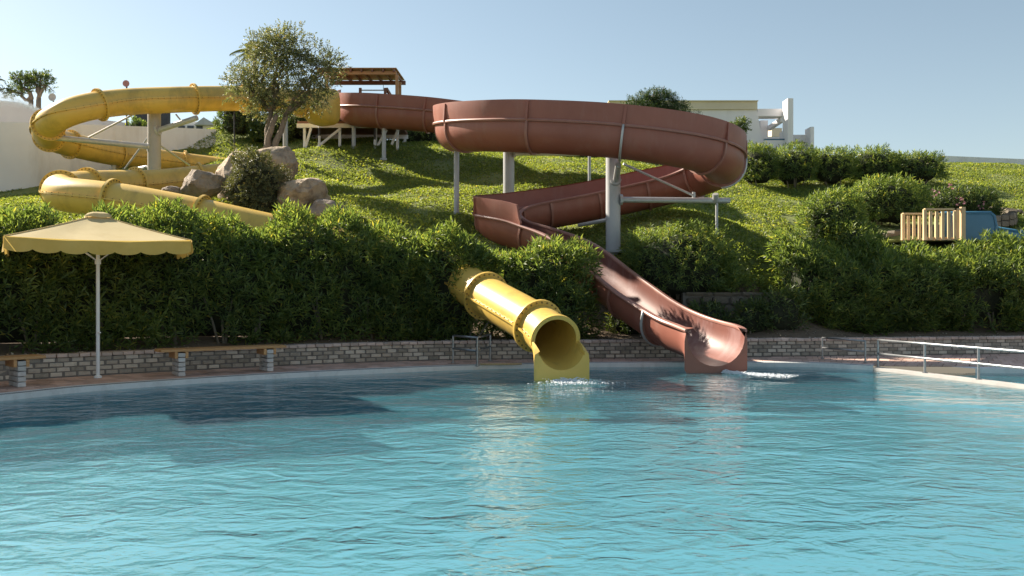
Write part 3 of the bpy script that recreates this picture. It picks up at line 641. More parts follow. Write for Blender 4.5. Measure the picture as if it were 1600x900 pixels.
for a, b in zip(bounds[:-1], bounds[1:]):
    last = b == len(yp) - 1
    sec = np.concatenate([circ(RT - 0.03), circ(RT)[::-1]]) if last else circ(RT)
    if last:
        v = []; f = []; m = 28; idx = range(a, b + 1)
        for k in idx:
            for r in (RT - 0.03, RT):
                for c in circ(r, m): v.append(yp[k] + YR[k] * c[0] + YU[k] * c[1])
        for i_ in range(len(idx) - 1):
            for q in range(m):
                o_ = i_ * 2 * m; f.append((o_ + m + q, o_ + m + (q + 1) % m, o_ + 3 * m + (q + 1) % m, o_ + 3 * m + q)); f.append((o_ + (q + 1) % m, o_ + q, o_ + 2 * m + q, o_ + 2 * m + (q + 1) % m))
        o_ = (len(idx) - 1) * 2 * m
        for q in range(m): f.append((o_ + q, o_ + m + q, o_ + m + (q + 1) % m, o_ + (q + 1) % m))
        auto_smooth(mesh('tube_section', v, f, M['yellow'], yellow), 50)
    else:
        v, f = sweep_arrays(yp[a:b + 1], YR[a:b + 1], YU[a:b + 1], circ(RT), True, False)
        mesh('tube_section', v, f, M['yellow'], yellow, True)
    for sgn in (-1, 1):          # bolted lengthwise seam
        sec = np.array([(sgn * (RT - 0.02), -0.022), (sgn * (RT + 0.055), -0.022), (sgn * (RT + 0.055), 0.022), (sgn * (RT - 0.02), 0.022)])
        v, f = sweep_arrays(yp[a:b + 1], YR[a:b + 1], YU[a:b + 1], sec, True, True)
        sm = auto_smooth(mesh('seam', v, f, M['yellow'], yellow), 40)
        mb = MB()
        for k in range(a + 1, b, 2):
            c = Vector(yp[k] + YR[k] * sgn * (RT + 0.03)); u = Vector(YU[k]); mb.tube([c - u * 0.036, c + u * 0.036], 0.017, 5)
        if mb.v: tag(mb.build('seam_bolts', M['yellow_bolt'], sm), kind='stuff')
for k in flanges:
    fo = ring(yp, YT, YR, YU, k, RT - 0.01, RT + 0.105, 0.075, 'flange', M['yellow'], yellow)
    mb = MB()
    for q in range(26):
        a = 2 * math.pi * (q + 0.5) / 26; c = Vector(yp[k] + (YR[k] * math.cos(a) + YU[k] * math.sin(a)) * (RT + 0.055)); t = Vector(YT[k])
        mb.tube([c - t * 0.055, c + t * 0.055], 0.020, 6)
    tag(mb.build('flange_bolts', M['yellow_bolt'], fo), kind='stuff')
# open splash mouth: thick lip over the tube end, then a trough widening to a skirt in the water
ke = len(yp) - 1
ring_v = []
T_, R_, U_ = YT[ke], YR[ke], YU[ke]
v = []; f = []; n = 24
for j_, (dz, r) in enumerate(((-0.06, RT - 0.035), (-0.06, RT + 0.05), (0.05, RT + 0.05), (0.05, RT - 0.035))):
    for q in range(n + 1):
        a = math.pi * (-0.06 + 1.12 * q / n); v.append(yp[ke] + T_ * dz + (R_ * math.cos(a) + U_ * math.sin(a)) * r)
for j_ in range(4):
    for q in range(n):
        a, b = j_ * (n + 1) + q, j_ * (n + 1) + q + 1; c, d = ((j_ + 1) % 4) * (n + 1) + q + 1, ((j_ + 1) % 4) * (n + 1) + q; f.append((a, b, c, d))
auto_smooth(mesh('mouth_rim', v, f, M['yellow'], yellow))
def u_profile(rad, depth0, n=18):      # inner U, from left rim to right rim; rim at up = 0
    pts = [(-rad, 0.0)]
    for q in range(n + 1):
        a = math.pi + math.pi * q / n; pts.append((rad * math.cos(a), -depth0 + rad * math.sin(a)))
    return np.array(pts + [(rad, 0.0)])
def box_profile(halfw, bottom, top, m, cr=0.12):
    """outer rectangle with rounded top corners sampled like the U"""
    c = [(-halfw + cr, top)] + [(-halfw + cr - cr * math.sin(a), top - cr + cr * math.cos(a)) for a in np.linspace(0.3, math.pi / 2, 4)] + [(-halfw, bottom), (0, bottom), (halfw, bottom)]
    c += [(-x, y) for x, y in c[1:5][::-1]] + [(halfw - cr, top)]
    c = np.array(c); d = np.r_[0, np.cumsum(np.linalg.norm(np.diff(c, axis=0), axis=1))]; s = np.linspace(0, d[-1], m)
    return np.c_[np.interp(s, d, c[:, 0]), np.interp(s, d, c[:, 1])]
Tm = Vector(YT[ke]); fwd = Vector((Tm.x, Tm.y, 0)).normalized(); rgt = Vector((fwd.y, -fwd.x, 0)); secs = []; pts = []
NS = 9
for i_ in range(NS):
    t = i_ / (NS - 1); c = Vector(yp[ke]) + Tm * (-0.14 + 0.14 * min(t / 0.25, 1)) + fwd * 0.42 * max(0, (t - 0.25) / 0.75) + Vector((0, 0, -0.10 * max(0, (t - 0.25) / 0.75))); pts.append(np.array(c))
    inn = u_profile(RT - 0.042 + 0.03 * t, 0.0, 18); m = len(inn); e = t ** 1.6
    if t > 0.8: inn = inn * np.array([1 + 0.06 * (t - 0.8) / 0.2, 1.0])
    ou = u_profile(RT + 0.02, 0.0, 18); bx = box_profile(0.575, -c.z - 0.12, 0.0 - 0.10 * t, m); bx[:, 1] = np.minimum(bx[:, 1], 0)
    ou = ou * (1 - e) + bx * e; inn[:, 1] -= 0.02 + 0.10 * t * (np.abs(inn[:, 0]) > 0.4) * (inn[:, 1] > -0.1)
    secs.append(np.concatenate([inn, ou[::-1]]))
Rr = [np.array(rgt)] * NS; Uu = [np.array((0, 0, 1.0))] * NS
v, f = sweep_arrays(pts, Rr, Uu, secs, True, 'strip'); auto_smooth(mesh('splash_mouth', v, f, M['yellow'], yellow), 40)
# entry hood at the tower
v, f = sweep_arrays([yp[0] + YT[0] * q for q in (-0.45, -0.41, 0.15, 0.45, 0.9)], [YR[0]] * 5, [YU[0]] * 5,
                    [np.array([(math.copysign(abs(math.cos(a)) ** p_, math.cos(a)) * r, math.copysign(abs(math.sin(a)) ** p_, math.sin(a)) * r * (1.12 if math.sin(a) > 0 else 1)) for a in np.linspace(0, 2 * math.pi, 29)[:-1]]) for r, p_ in ((0.70, 0.55), (0.74, 0.55), (0.72, 0.6), (0.62, 0.8), (0.49, 1.0))], True, True)
auto_smooth(mesh('entry_hood', v, f, M['yellow'], yellow), 40)

# ------------------------------------------------------------------ supports
def column(name, label, top, foot, r, mat, group=None, square=False, extra=None):
    root = tag(empty(name, (foot[0], foot[1], foot[2])), label, 'column', group)
    MB().tube([(top[0], top[1], foot[2] - 0.4), (top[0], top[1], top[2])], r, 24 if r > 0.1 else 12).build('shaft', mat, root, False)
    auto_smooth(root.children[0], 40)
    MB().box((foot[0], foot[1], foot[2] + 0.0), (r * 3.2, r * 3.2, 0.08)).build('base_plate', mat, root)
    MB().tube([(top[0], top[1], top[2] - 0.02), (top[0], top[1], top[2] + 0.03)], r * 1.15, 20).build('cap_plate', mat, root)
    return root
def arm(root, a, b, r, mat, name='arm', plate=True):
    MB().tube([a, b], r, 12).build(name, mat, root, False); auto_smooth(root.children[-1], 40)
    if plate:
        d = (Vector(b) - Vector(a)).normalized()
        MB().tube([Vector(a) - d * 0.02, Vector(a) + d * 0.06], r * 1.9, 10).build('bracket', mat, root)
c0 = P(241, 178, 33.0); ft = (c0.x, c0.y, h1(c0.x, c0.y)); SUP = 'slide support posts'
yc = column('support_column', 'thick grey-tan column with braced arms under the yellow tube', (c0.x, c0.y, P(241, 176, 33).z), ft, 0.235, M['steel_tan'])
arm(yc, P(233, 229, 32.95), P(79, 214.5, 31.4), 0.10, M['galv']); arm(yc, P(138, 215, 31.9), P(210, 178, 32.2), 0.035, M['galv'], 'brace', False)
arm(yc, P(246, 204, 32.9), P(308, 184, 32.6), 0.10, M['galv']); arm(yc, P(275, 179, 32.9), P(284, 190, 32.7), 0.03, M['galv'], 'brace', False)
arm(yc, P(235, 210, 33.1), P(195, 264, 34.5), 0.035, M['steel'], 'brace', False); arm(yc, P(250, 227, 33.2), P(296, 258, 35), 0.035, M['galv'], 'brace', False)
arm(yc, P(215, 264, 34.6), P(238, 260, 33.2), 0.08, M['galv'], 'arm', False)
def post(px, ytop, D, r, label, mat=None, group=SUP):
    t = P(px, ytop, D); return column('support_post', label, t, (t.x, t.y, h1(t.x, t.y)), r, mat or M['steel'], group)
post(446, 178, 36.2, 0.10, 'slim grey post rising beside the leafy tree to the yellow tube')
post(178, 258, 36.6, 0.10, 'short grey post under the rear run of the yellow tube')
post(366, 172, 34.3, 0.025, 'thin dark pole under the yellow tube near the tree', M['black'])

# ------------------------------------------------------------------ brown open flume
B_PTS = [(556, 158, 41.8), (547, 163, 40.2), (560, 168, 38.8), (605, 171, 38.2), (680, 177, 37.6), (780, 190, 37), (870, 197, 36.3), (925, 200, 35), (925, 202, 33.6), (880, 203, 32.5), (800, 200, 31.3), (742, 196, 30),
         (714, 194, 28.4), (722, 193, 26.8), (775, 192, 25.6), (840, 193, 25), (950, 199, 24.5), (1045, 211, 24.4), (1105, 226, 25), (1128, 243, 26.3), (1112, 258, 27.6), (1060, 275, 28.4),
         (990, 291, 28.6), (920, 306, 28.6), (850, 318, 28.4), (798, 327, 27.9), (776, 333, 27), (787, 340, 26.1), (830, 352, 25.4), (895, 377, 24.3), (955, 424, 23), (1008, 464, 21.8), (1058, 493, 20.8), (1098, 507, 19.8), (1119, 512, 18.95)]
bp_ = catmull([P(*a) for a in B_PTS], 0.1, 12); BT, BR_, BU = frames(bp_)
brown = tag(empty('brown_open_flume', tuple(bp_[-1])), 'open brown half-pipe slide looping down the slope to the pool', 'water slide')
jn = nearest(bp_, [(600, 171), (672, 176), (780, 190), (870, 197), (922, 202), (840, 202), (745, 197), (714, 194), (728, 193), (836, 193), (972, 201), (1100, 225), (1127, 247), (1085, 268), (1010, 287), (930, 304), (850, 318), (790, 329), (778, 336), (838, 356), (900, 381), (990, 450), (1042, 487)])
FR, FD = 0.62, 0.17
def flume_sec(rad, th=0.03):
    inn = u_profile(rad, FD, 16); ou = u_profile(rad + th, FD, 16); return inn, ou
kp_end = jn[19]          # the raised outer panel stops here
N = len(bp_); bounds = [0] + jn + [N - 1]; kx = N - 9
def seg_sections(a, b):
    out = []
    for k in range(a, b + 1):
        inn, ou = flume_sec(FR); t = np.clip((k - kx) / (N - 1 - kx), 0, 1) ** 1.7
        if t > 0:
            bx = box_profile(0.68, -bp_[k][2] - 0.10, 0.0, len(inn), 0.2); ou = ou * (1 - t) + bx * t
            inn[:, 1] -= 0.03 * t
        out.append(np.concatenate([inn, ou[::-1]]))
    return out
for a, b in zip(bounds[:-1], bounds[1:]):
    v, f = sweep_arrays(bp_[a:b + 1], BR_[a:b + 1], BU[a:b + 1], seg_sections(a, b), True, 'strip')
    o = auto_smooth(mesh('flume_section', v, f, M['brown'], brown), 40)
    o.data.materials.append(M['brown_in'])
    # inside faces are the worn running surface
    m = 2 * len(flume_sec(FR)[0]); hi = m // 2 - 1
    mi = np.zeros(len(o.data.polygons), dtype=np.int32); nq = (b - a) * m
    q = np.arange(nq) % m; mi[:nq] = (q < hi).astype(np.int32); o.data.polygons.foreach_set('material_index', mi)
    if b > kp_end + 2 and b == N - 1: e = kx + 2
    else: e = b
    for sgn in (-1, 1):
        if e - a < 3: continue
        sec = np.array([(sgn * (FR - 0.012), -0.045), (sgn * (FR + 0.105), -0.05), (sgn * (FR + 0.12), -0.01), (sgn * (FR + 0.10), 0.022), (sgn * (FR + 0.0), 0.03), (sgn * (FR - 0.02), 0.0)])
        if e == kx + 2: sl = slice(a, N)
        else: sl = slice(a, e + 1)
        if sl.stop == N:
            secs = [];
            for k in range(a, N):
                t = np.clip((k - kx) / (N - 1 - kx), 0, 1) ** 1.7; s_ = sec.copy(); s_[:, 0] -= sgn * 0.06 * t; s_[:, 1] -= 0.05 * t; secs.append(s_)
            v, f = sweep_arrays(bp_[a:N], BR_[a:N], BU[a:N], secs, True, True)
        else: v, f = sweep_arrays(bp_[sl], BR_[sl], BU[sl], sec, True, True)
        auto_smooth(mesh('rim', v, f, M['brown_rim'], brown), 50)
    if a < kp_end:
        HP = 0.50; ob = []
        for k in range(a, b + 1):
            hp = HP if k < kp_end - 3 else HP * max(0.12, (kp_end - k) / 3)
            ob.append(np.array([(FR + 0.0, 0.0), (FR + 0.04, 0.25 * hp / 0.5), (FR + 0.05, hp), (FR + 0.02, hp + 0.03), (FR + 0.10, hp + 0.03), (FR + 0.10, hp - 0.03), (FR + 0.085, 0.25 * hp / 0.5), (FR + 0.045, 0.0)]))
        v, f = sweep_arrays(bp_[a:b + 1], BR_[a:b + 1], BU[a:b + 1], ob, True, True)
        auto_smooth(mesh('outer_panel', v, f, M['brown'], brown), 40)
for n_, k in enumerate(jn):       # joint ribs round the bowl and up the panel
    inn, ou = flume_sec(FR + 0.028, 0.06); sec = np.concatenate([inn, ou[::-1]]); kk = [k, k]
    pts = [bp_[k] - BT[k] * 0.035, bp_[k] + BT[k] * 0.035]
    v, f = sweep_arrays(pts, [BR_[k]] * 2, [BU[k]] * 2, sec, True, 'strip')
    rb = auto_smooth(mesh('joint_rib', v, f, M['brown_rim'] if n_ not in (10, 15) else M['brown_rim'], brown), 40)
    if k < kp_end - 2:
        mb = MB(); mb.add(*sweep_arrays(pts, [BR_[k]] * 2, [BU[k]] * 2, np.array([(FR + 0.06, 0.0), (FR + 0.135, 0.0), (FR + 0.135, 0.5), (FR + 0.06, 0.5)]), True, True)); mb.build('panel_rib', M['brown'], rb)
# hanger pipes clipped round the bowl
for n_, k in ((0, jn[10]), (1, jn[12]), (2, jn[15]), (3, jn[22])):
    inn, _ = flume_sec(FR + 0.10); q = inn[len(inn) // 2:] if n_ != 3 else inn[len(inn) // 2:]
    MB().tube([Vector(bp_[k] + BR_[k] * a + BU[k] * b) for a, b in q], 0.035, 8).build('hanger_pipe', M['galv'], brown, True)

# columns under the flume
def post_to(k, px_shift, r, label, mat=None, group=SUP, lift=-0.80, off=0.0):
    t = bp_[k] + BU[k] * lift + BR_[k] * off; return column('support_post', label, (t[0], t[1], t[2]), (t[0], t[1], h1(t[0], t[1])), r, mat or M['steel'], group)
def kpx(px, py, lo=0, hi=N):
    d = np.linalg.norm(project(bp_)[lo:hi] - np.array((px, py)), axis=1); return lo + int(np.argmin(d))
post_to(kpx(556, 168, 0, 60), 0, 0.09, 'grey post under the curved upper end of the brown flume by the tower', lift=-0.83)
post_to(kpx(604, 171, 0, 80), 0, 0.09, 'grey post under the first joint of the brown flume past the tower', lift=-0.83)
post_to(kpx(713, 194, jn[6], jn[9]), 0, 0.085, 'grey post under the left bend of the brown flume standing in the lawn')
post_to(kpx(917, 202, jn[2], jn[5]), 0, 0.055, 'thin grey post half hidden behind the brown flume front run')
bc = P(958, 246, 26.3); bcol = column('support_column', 'thick grey column with bracket arms carrying the brown flume loop', (bc.x, bc.y, bc.z + 0.1), (bc.x, bc.y, h1(bc.x, bc.y)), 0.215, M['steel'])
arm(bcol, P(962, 282, 26.1), P(966, 258, 25.0), 0.085, M['galv']); arm(bcol, P(969, 312, 26.2), P(1140, 313.5, 26.6), 0.085, M['galv'])
arm(bcol, P(974, 256, 25.8), P(1085, 306, 26.5), 0.035, M['galv'], 'brace', False); arm(bcol, P(952, 343, 26.4), P(905, 352, 27.6), 0.06, M['galv'])
arm(bcol, P(1084, 300, 26.5), P(1084, 314, 26.5), 0.05, M['galv'], 'clamp', False); arm(bcol, P(1118, 303, 26.4), P(1118, 314, 26.5), 0.09, M['galv'], 'saddle', False)
post(1120, 314, 26.55, 0.042, 'thin grey post under the end of the long bracket arm', M['steel'])
bc2 = P(795, 236, 32.0); bcol2 = column('support_column', 'thick grey column standing on the lawn behind the brown flume', (bc2.x, bc2.y, bc2.z), (bc2.x, bc2.y, h1(bc2.x, bc2.y)), 0.20, M['steel'])
MB().beam((bc2.x + 0.03, bc2.y - 0.21, bc2.z), (bc2.x + 0.03, bc2.y - 0.21, h1(bc2.x, bc2.y) - 0.2), 0.05).build('cable_duct', M['steel'], bcol2)
arm(bcol2, P(803, 240, 31.8), P(905, 241, 33), 0.07, M['galv'])

# ------------------------------------------------------------------ tower platform with pergola
tw = tag(empty('slide_tower', (PX(540, 40), 40.0, h1(PX(540, 40), 40.0))), 'timber start platform with white steel legs under the pergola roof', 'platform')
zt = P(500, 193, 40).z
MB().box((PX(552, 40.6), 40.9, zt - 0.05), (PX(632, 40) - PX(474, 40), 2.9, 0.10)).build('deck_floor', M['dark_wood'], tw)
for y in (39.45, 42.35): MB().box((PX(552, 40.6), y, zt - 0.20), (PX(632, 40) - PX(474, 40) + 0.04, 0.12, 0.18)).build('edge_beam', M['white_paint'], tw)
for px in (476, 531, 587, 621):
    for y in (39.5, 42.3):
        x = PX(px, 39.5); MB().beam((x, y, zt - 0.28), (x, y, h1(x, y) - 0.3), 0.11).build('leg', M['white_paint'], tw)
for (a, b) in (((477, 232), (486, 200)), ((487, 237), (532, 201)), ((612, 226), (622, 203)), ((590, 228), (604, 203))):
    MB().beam(P(a[0], a[1], 39.4), P(b[0], b[1], 39.4), 0.10).build('brace', M['white_paint'], tw)
x = PX(499, 39.2); o = tag(empty('striped_post', (x, 39.2, h1(x, 39.2))), 'slim black and white post before the timber start platform', 'post')
g = h1(x, 39.2); hh = zt - 0.05 - g
for q, (z0, z1, mt) in enumerate(((-0.2, 0.45, 'white_paint'), (0.45, 0.75, 'black'), (0.75, 1.0, 'white_paint'), (1.0, 1.12, 'black'))):
    MB().tube([(x, 39.2, g + hh * z0), (x, 39.2, g + hh * z1)], 0.055 if z1 < 1.1 else 0.11, 10).build('band', M[mt], o)
x = PX(585.5, 39.3); o = tag(empty('striped_post', (x, 39.3, h1(x, 39.3))), 'slim black and white post below the brown flume by the platform legs', 'post')
g = h1(x, 39.3)
for z0, z1, mt in ((-0.2, 0.45, 'white_paint'), (0.45, 1.25, 'black'), (1.25, 1.4, 'white_paint')): MB().tube([(x, 39.3, g + z0), (x, 39.3, g + z1)], 0.05, 10).build('band', M[mt], o)
for k in range(9):
    xx = PX(524 + k * 1.9, 39.5); MB().beam((xx, 39.48, zt), (xx, 39.48, zt + 0.95), 0.022).build('baluster', M['black'], tw)
MB().beam((PX(523, 39.5), 39.48, zt + 0.97), (PX(541, 39.5), 39.48, zt + 0.97), 0.05).build('guard_rail', M['black'], tw)
pg = tag(empty('pergola', (PX(575, 41), 41.0, zt)), 'honey coloured timber pergola roof over the slide start', 'pergola')
za, zb = P(600, 112, 39.8).z, P(600, 131, 42.4).z; xl, xr = PX(500, 40), PX(617, 40)
for px, y in ((622, 39.8), (626.5, 41.2), (512, 39.8), (514, 42.2)):
    xx = PX(px, y) - 0.05; MB().beam((xx, y, zt), (xx, y, za - 0.15), 0.13).build('post', M['wood'], pg)
MB().beam((xl, 39.8, za - 0.06), (xr + 0.1, 39.8, za - 0.06), 0.10, 0.14).build('front_beam', M['wood'], pg)
MB().beam((xl, 42.2, zb), (PX(633, 42), 42.2, zb), 0.12, 0.18).build('rear_beam', M['dark_wood'], pg)
for k in range(8):
    xx = xl + (xr - xl) * k / 7; MB().beam((xx, 39.6, za + 0.03), (xx, 42.6, zb + 0.17), 0.07, 0.14).build('rafter', M['dark_wood'], pg)
for k in range(12):
    t0 = k / 12; y0 = 39.55 + 3.05 * t0; z0 = za + 0.13 + (zb + 0.25 - za - 0.13) * t0
    MB().box(((xl + xr) / 2, y0 + 0.12, z0 - 0.02), (xr - xl + 0.25, 0.245, 0.03), rot=Matrix.Rotation(math.atan2(zb + 0.25 - za - 0.13, 3.05), 3, 'X')).build('roof_board', M['wood'], pg)
for px, w in ((563, 0.12), (602, 0.12)):
    a = P(px, 152, 40.8); MB().beam(a, a + Vector((0, 0, 0.42)), 0.12).build('gate_post', M['dark_wood'], pg)
MB().beam(P(563, 141, 40.8), P(602, 141, 40.8), 0.05).build('gate_bar', M['galv'], pg)
MB().beam(P(604, 139, 40.9), P(610, 149, 41.4), 0.10, 0.14).build('gate_brace', M['dark_wood'], pg)
MB().beam(P(599, 131, 40.8), P(599, 142, 40.8), 0.02).build('hook_rod', M['black'], pg)

# ------------------------------------------------------------------ boulders
def boulder(label, px, py, D, rx, ry, rz_, mat, seed, rot=0, flat=0.75):
    c = P(px, py, D); bm = bmesh.new(); bmesh.ops.create_icosphere(bm, subdivisions=4, radius=1); r = random.Random(seed)
    pl = [(Vector((r.gauss(0, 1), r.gauss(0, 1), r.gauss(0, 1))).normalized(), r.uniform(0.62, 0.92)) for _ in range(11)]
    Rz = Matrix.Rotation(rot, 3, 'Z')
    for v in bm.verts:
        p = v.co.copy()
        for n_, d_ in pl:
            e = p.dot(n_) - d_
            if e > 0: p -= n_ * e * 0.85
        q = np.array(p)[None]; p *= 1 + 0.10 * float(lump(q * 2.2, seed, 1.4)[0]) - 0.07 * abs(float(lump(q * 4, seed + 4, 1.6)[0])) + 0.02 * float(lump(q * 11, seed + 6, 1.7)[0])
        p = Rz @ Vector((p.x * rx, p.y * ry, p.z * rz_)); v.co = p
    me = bpy.data.meshes.new('boulder'); bm.to_mesh(me); bm.free(); me.polygons.foreach_set('use_smooth', [True] * len(me.polygons)); me.set_sharp_from_angle(angle=math.radians(32))
    return tag(link('boulder', me, mat, None, c), label, 'boulder', 'boulders under the tree')
boulder('tall tan boulder half covered by the hanging shrub', 384, 292, 28.3, 0.98, 0.9, 1.15, M['rock'], 2)
boulder('broad smooth tan boulder with an overhang right of the hanging shrub', 474, 305, 27.6, 1.0, 0.9, 0.68, M['rock'], 5, 0.2)
boulder('brown boulder wedged between the yellow tube runs', 318, 290, 27.3, 0.72, 0.6, 0.56, M['rock_grey'], 8)
boulder('low grey boulder with pale lichen at the foot of the pile', 508, 334, 26.6, 0.72, 0.6, 0.46, M['rock_grey'], 13)
boulder('small flat rock behind the upper edge of the yellow tube', 268, 299, 26.2, 0.32, 0.3, 0.16, M['rock_grey'], 17)
boulder('rough brown boulder at the foot of the leafy tree', 425, 258, 30.6, 0.9, 0.8, 0.75, M['rock'], 21)
boulder('low brown boulder beneath the tree trunk facing the tower', 395, 310, 28.2, 1.0, 0.7, 0.8, M['rock'], 23)

# ------------------------------------------------------------------ the leafy tree
def limb(a, b, r0, r1, rg, n=6, wob=0.12):
    a, b = np.array(a, float), np.array(b, float); pts = []
    for i_ in range(n + 1):
        t = i_ / n; pts.append(a * (1 - t) + b * t + rg.normal(0, wob, 3) * math.sin(math.pi * t))
    return pts, [r0 + (r1 - r0) * i_ / n for i_ in range(n + 1)]
def tree(name, label, foot, trunks, lobes, mat, nclump, leaf, seed, k=9, bark=None, slen=0.25, r0=0.14):
    rg = np.random.default_rng(seed); root = tag(empty(name, foot), label, 'tree')
    fk = np.array(foot); tm = MB(); lm = MB()
    for tr in trunks:
        pts, rr = limb(fk + np.array((*tr[0], -0.3)), fk + np.array(tr[1]), r0, r0 * 0.6, rg, 6, 0.06); tm.tube(pts, rr, 10)
    tops = [fk + np.array(t[1]) for t in trunks]
    for (c, r, w) in lobes:
        cc = fk + np.array(c); s_ = tops[int(np.argmin([np.linalg.norm(cc - t) for t in tops]))]
        pts, rr = limb(s_, cc, r0 * 0.5, r0 * 0.16, rg); lm.tube(pts, rr, 7)
        for q in range(5):
            e = cc + rg.normal(0, 1, 3) * np.array(r) * 0.6; pts, rr = limb(pts[3 + q % 3], e, r0 * 0.2, 0.012, rg, 4, 0.06) if q == 0 else limb(cc, e, r0 * 0.16, 0.01, rg, 4, 0.06); lm.tube(pts, rr, 5)
    tm.build('trunk', bark or M['bark'], root, True); lm.build('limbs', bark or M['bark'], root, True)
    W = np.array([l[2] for l in lobes]); W = W / W.sum(); Ps = []; As = []
    for (c, r, w), share in zip(lobes, W):
        n = int(nclump * share); d = unit(rg.normal(0, 1, (n, 3))); rad = rg.random(n) ** 0.45
        q = d * rad[:, None] * np.array(r); q *= (1 + 0.22 * lump(q * 2.0, seed, 1.5))[:, None]
        dens = lump(q * 3.1 + np.array(c), seed + 9, 1.2); keep = dens > -0.42; q, d = q[keep], d[keep]
        Ps.append(q + fk + np.array(c)); As.append(unit(d + np.array([0, 0, 0.35]) + rg.normal(0, 0.5, d.shape)))
    co, tri = shoots(np.concatenate(Ps), np.concatenate(As), k, slen, leaf[0], leaf[1], rg, 25, 85)
    tag(np_mesh('crown', co, tri, mat, root), kind='stuff'); return root
tf = P(412, 244, 31.0)
tree('leafy_tree', 'grey-green bushy tree with two leaning trunks growing among the boulders', tuple(tf),
     [((-0.1, 0), (0.45, 0, 1.45)), ((0.15, 0.1), (0.75, 0.15, 1.5)), ((0.0, 0.15), (0.2, 0.2, 1.6))],
     [((0.4, 0, 2.9), (1.25, 1.2, 1.05), 3.0), ((0.75, 0, 3.75), (0.95, 0.9, 0.75), 1.7), ((1.75, 0, 3.0), (0.9, 0.9, 0.85), 1.6), ((-0.55, 0, 2.4), (0.85, 0.8, 0.62), 1.3), ((0.2, 0.2, 1.75), (0.9, 0.8, 0.5), 1.2), ((1.55, 0.1, 2.15), (0.9, 0.8, 0.6), 1.2), ((2.3, 0.1, 3.2), (0.5, 0.6, 0.38), 0.4), ((0.1, -0.1, 3.6), (0.7, 0.7, 0.6), 0.8), ((0.55, 0.1, 4.2), (0.5, 0.5, 0.32), 0.4), ((-0.8, 0.2, 2.75), (0.45, 0.5, 0.35), 0.25)],
     M['tree_leaf'], 3200, (0.085, 0.040), 31)
bush('hanging_shrub', 'dusty dark shrub spilling down over the tall tan boulder', 'shrub', tuple(P(400, 320, 27.0) + Vector((0, 0.1, -0.2))), 0.85, 0.7, 1.85, 1500, M['dry_leaf'], (0.07, 0.028), 12, 0.18, seed=33, lift=0.0, nstem=3, up=-0.1, tex=0.42)

# ------------------------------------------------------------------ shrubs on the slope
HB = 'shrubs along the top of the slope'
for px, D, rx, h, lab, sd in ((1183, 38.3, 0.95, 1.75, 'leafy shrub at the flume end of the upper row beside the white building', 41), (1240, 38.6, 1.0, 1.75, 'leafy shrub of the upper row standing below the white pillars', 42), (1300, 39, 1.05, 1.6, 'leafy shrub of the upper row before the start of the long white wall', 43), (1362, 39.5, 1.15, 1.5, 'leafy shrub of the upper row below the corner of the long white wall', 44), (1430, 39.5, 1.3, 1.35, 'low broad shrub ending the upper row towards the open lawn', 45)):
    g = G(px, D); bush('slope_shrub', lab, 'shrub', g, rx, 0.9, h, 420, M['oleander'], (0.17, 0.035), 9, 0.24, HB, sd, 0.18, nstem=6)
for px, py, D, rx, ry, h, lab, mt, sd, ns in ((1298, 385, 27.6, 0.95, 0.9, 1.75, 'tall rounded shrub on the slope left of the wooden fence', 'oleander', 51, 620), (1335, 385, 26.8, 0.82, 0.7, 1.15, 'small rounded shrub with bare lower stems before the taller rounded one', 'oleander', 52, 480),
                                 (1384, 347, 31.5, 1.35, 1.0, 1.6, 'wide dark shrub behind the shorter section of the wooden fence', 'oleander', 53, 800), (1502, 332, 33, 1.25, 0.9, 1.2, 'dark flowering shrub with pink blossoms behind the blue slide', 'laurel', 54, 700)):
    x = PX(px, D); c = Vector((x, D, min(h1(x, D), P(px, py, D).z + 0.1) if sd != 51 else h1(x, D)))
    b_ = bush('slope_shrub' if sd != 54 else 'flowering_shrub', lab, 'shrub', c, rx, ry, h, ns, M[mt], (0.16, 0.034), 10, 0.24, None, sd, 0.15, nstem=7)
    if sd == 54:
        rg = np.random.default_rng(3); cen = np.array([P(a, b, 31.9 - 0.0) for a, b in ((1444, 316), (1448, 312), (1452, 305), (1503, 312), (1500, 317), (1535, 322), (1485, 290), (1460, 300))])
        pos = np.repeat(cen, 5, 0) + rg.normal(0, 0.07, (40, 3)); co, tri = shoots(pos, unit(rg.normal(0, 1, (40, 3)) + np.array([0, -1, 0.3])), 5, 0.02, 0.06, 0.05, rg, 60, 85)
        tag(np_mesh('blossom', co, tri, M['petal'], b_), kind='stuff')
for px, D, rx, ry, h, lab, sd, ns in ((372, 41.5, 0.95, 0.8, 1.35, 'dark bushy shrub at the end of the white wall', 61, 420), (425, 41.0, 0.9, 0.7, 1.2, 'dark shrub between the tree trunk and the platform', 62, 380), (462, 42.3, 0.9, 0.8, 1.3, 'shrub close behind the left platform legs', 63, 380),
                                      (560, 43.4, 1.7, 0.7, 1.7, 'dense dark shrub filling the space behind the platform', 64, 620), (662, 43.5, 1.3, 0.8, 0.9, 'low dusty shrub between the platform and the brown flume loop', 65, 420), (1010, 42.5, 1.6, 0.8, 0.75, 'low dark shrub on the ridge seen under the brown flume', 66, 380), (900, 43, 1.6, 0.8, 0.7, 'low dark shrub behind the small hidden post', 67, 300)):
    bush('ridge_shrub', lab, 'shrub', G(px, D), rx, ry, h, ns, M['laurel'], (0.15, 0.045), 9, 0.22, None, sd, 0.05, nstem=3)
g = G(1150, 24.5); bush('ground_cover_mound', 'bright low mound of leaves spilling over the rough stone wall', 'plant', (g.x + 0.1, 24.6, 1.55), 0.8, 0.5, 0.5, 260, M['lawn'], (0.12, 0.04), 8, 0.14, None, 71, 0.0, nstem=0, core_=False)
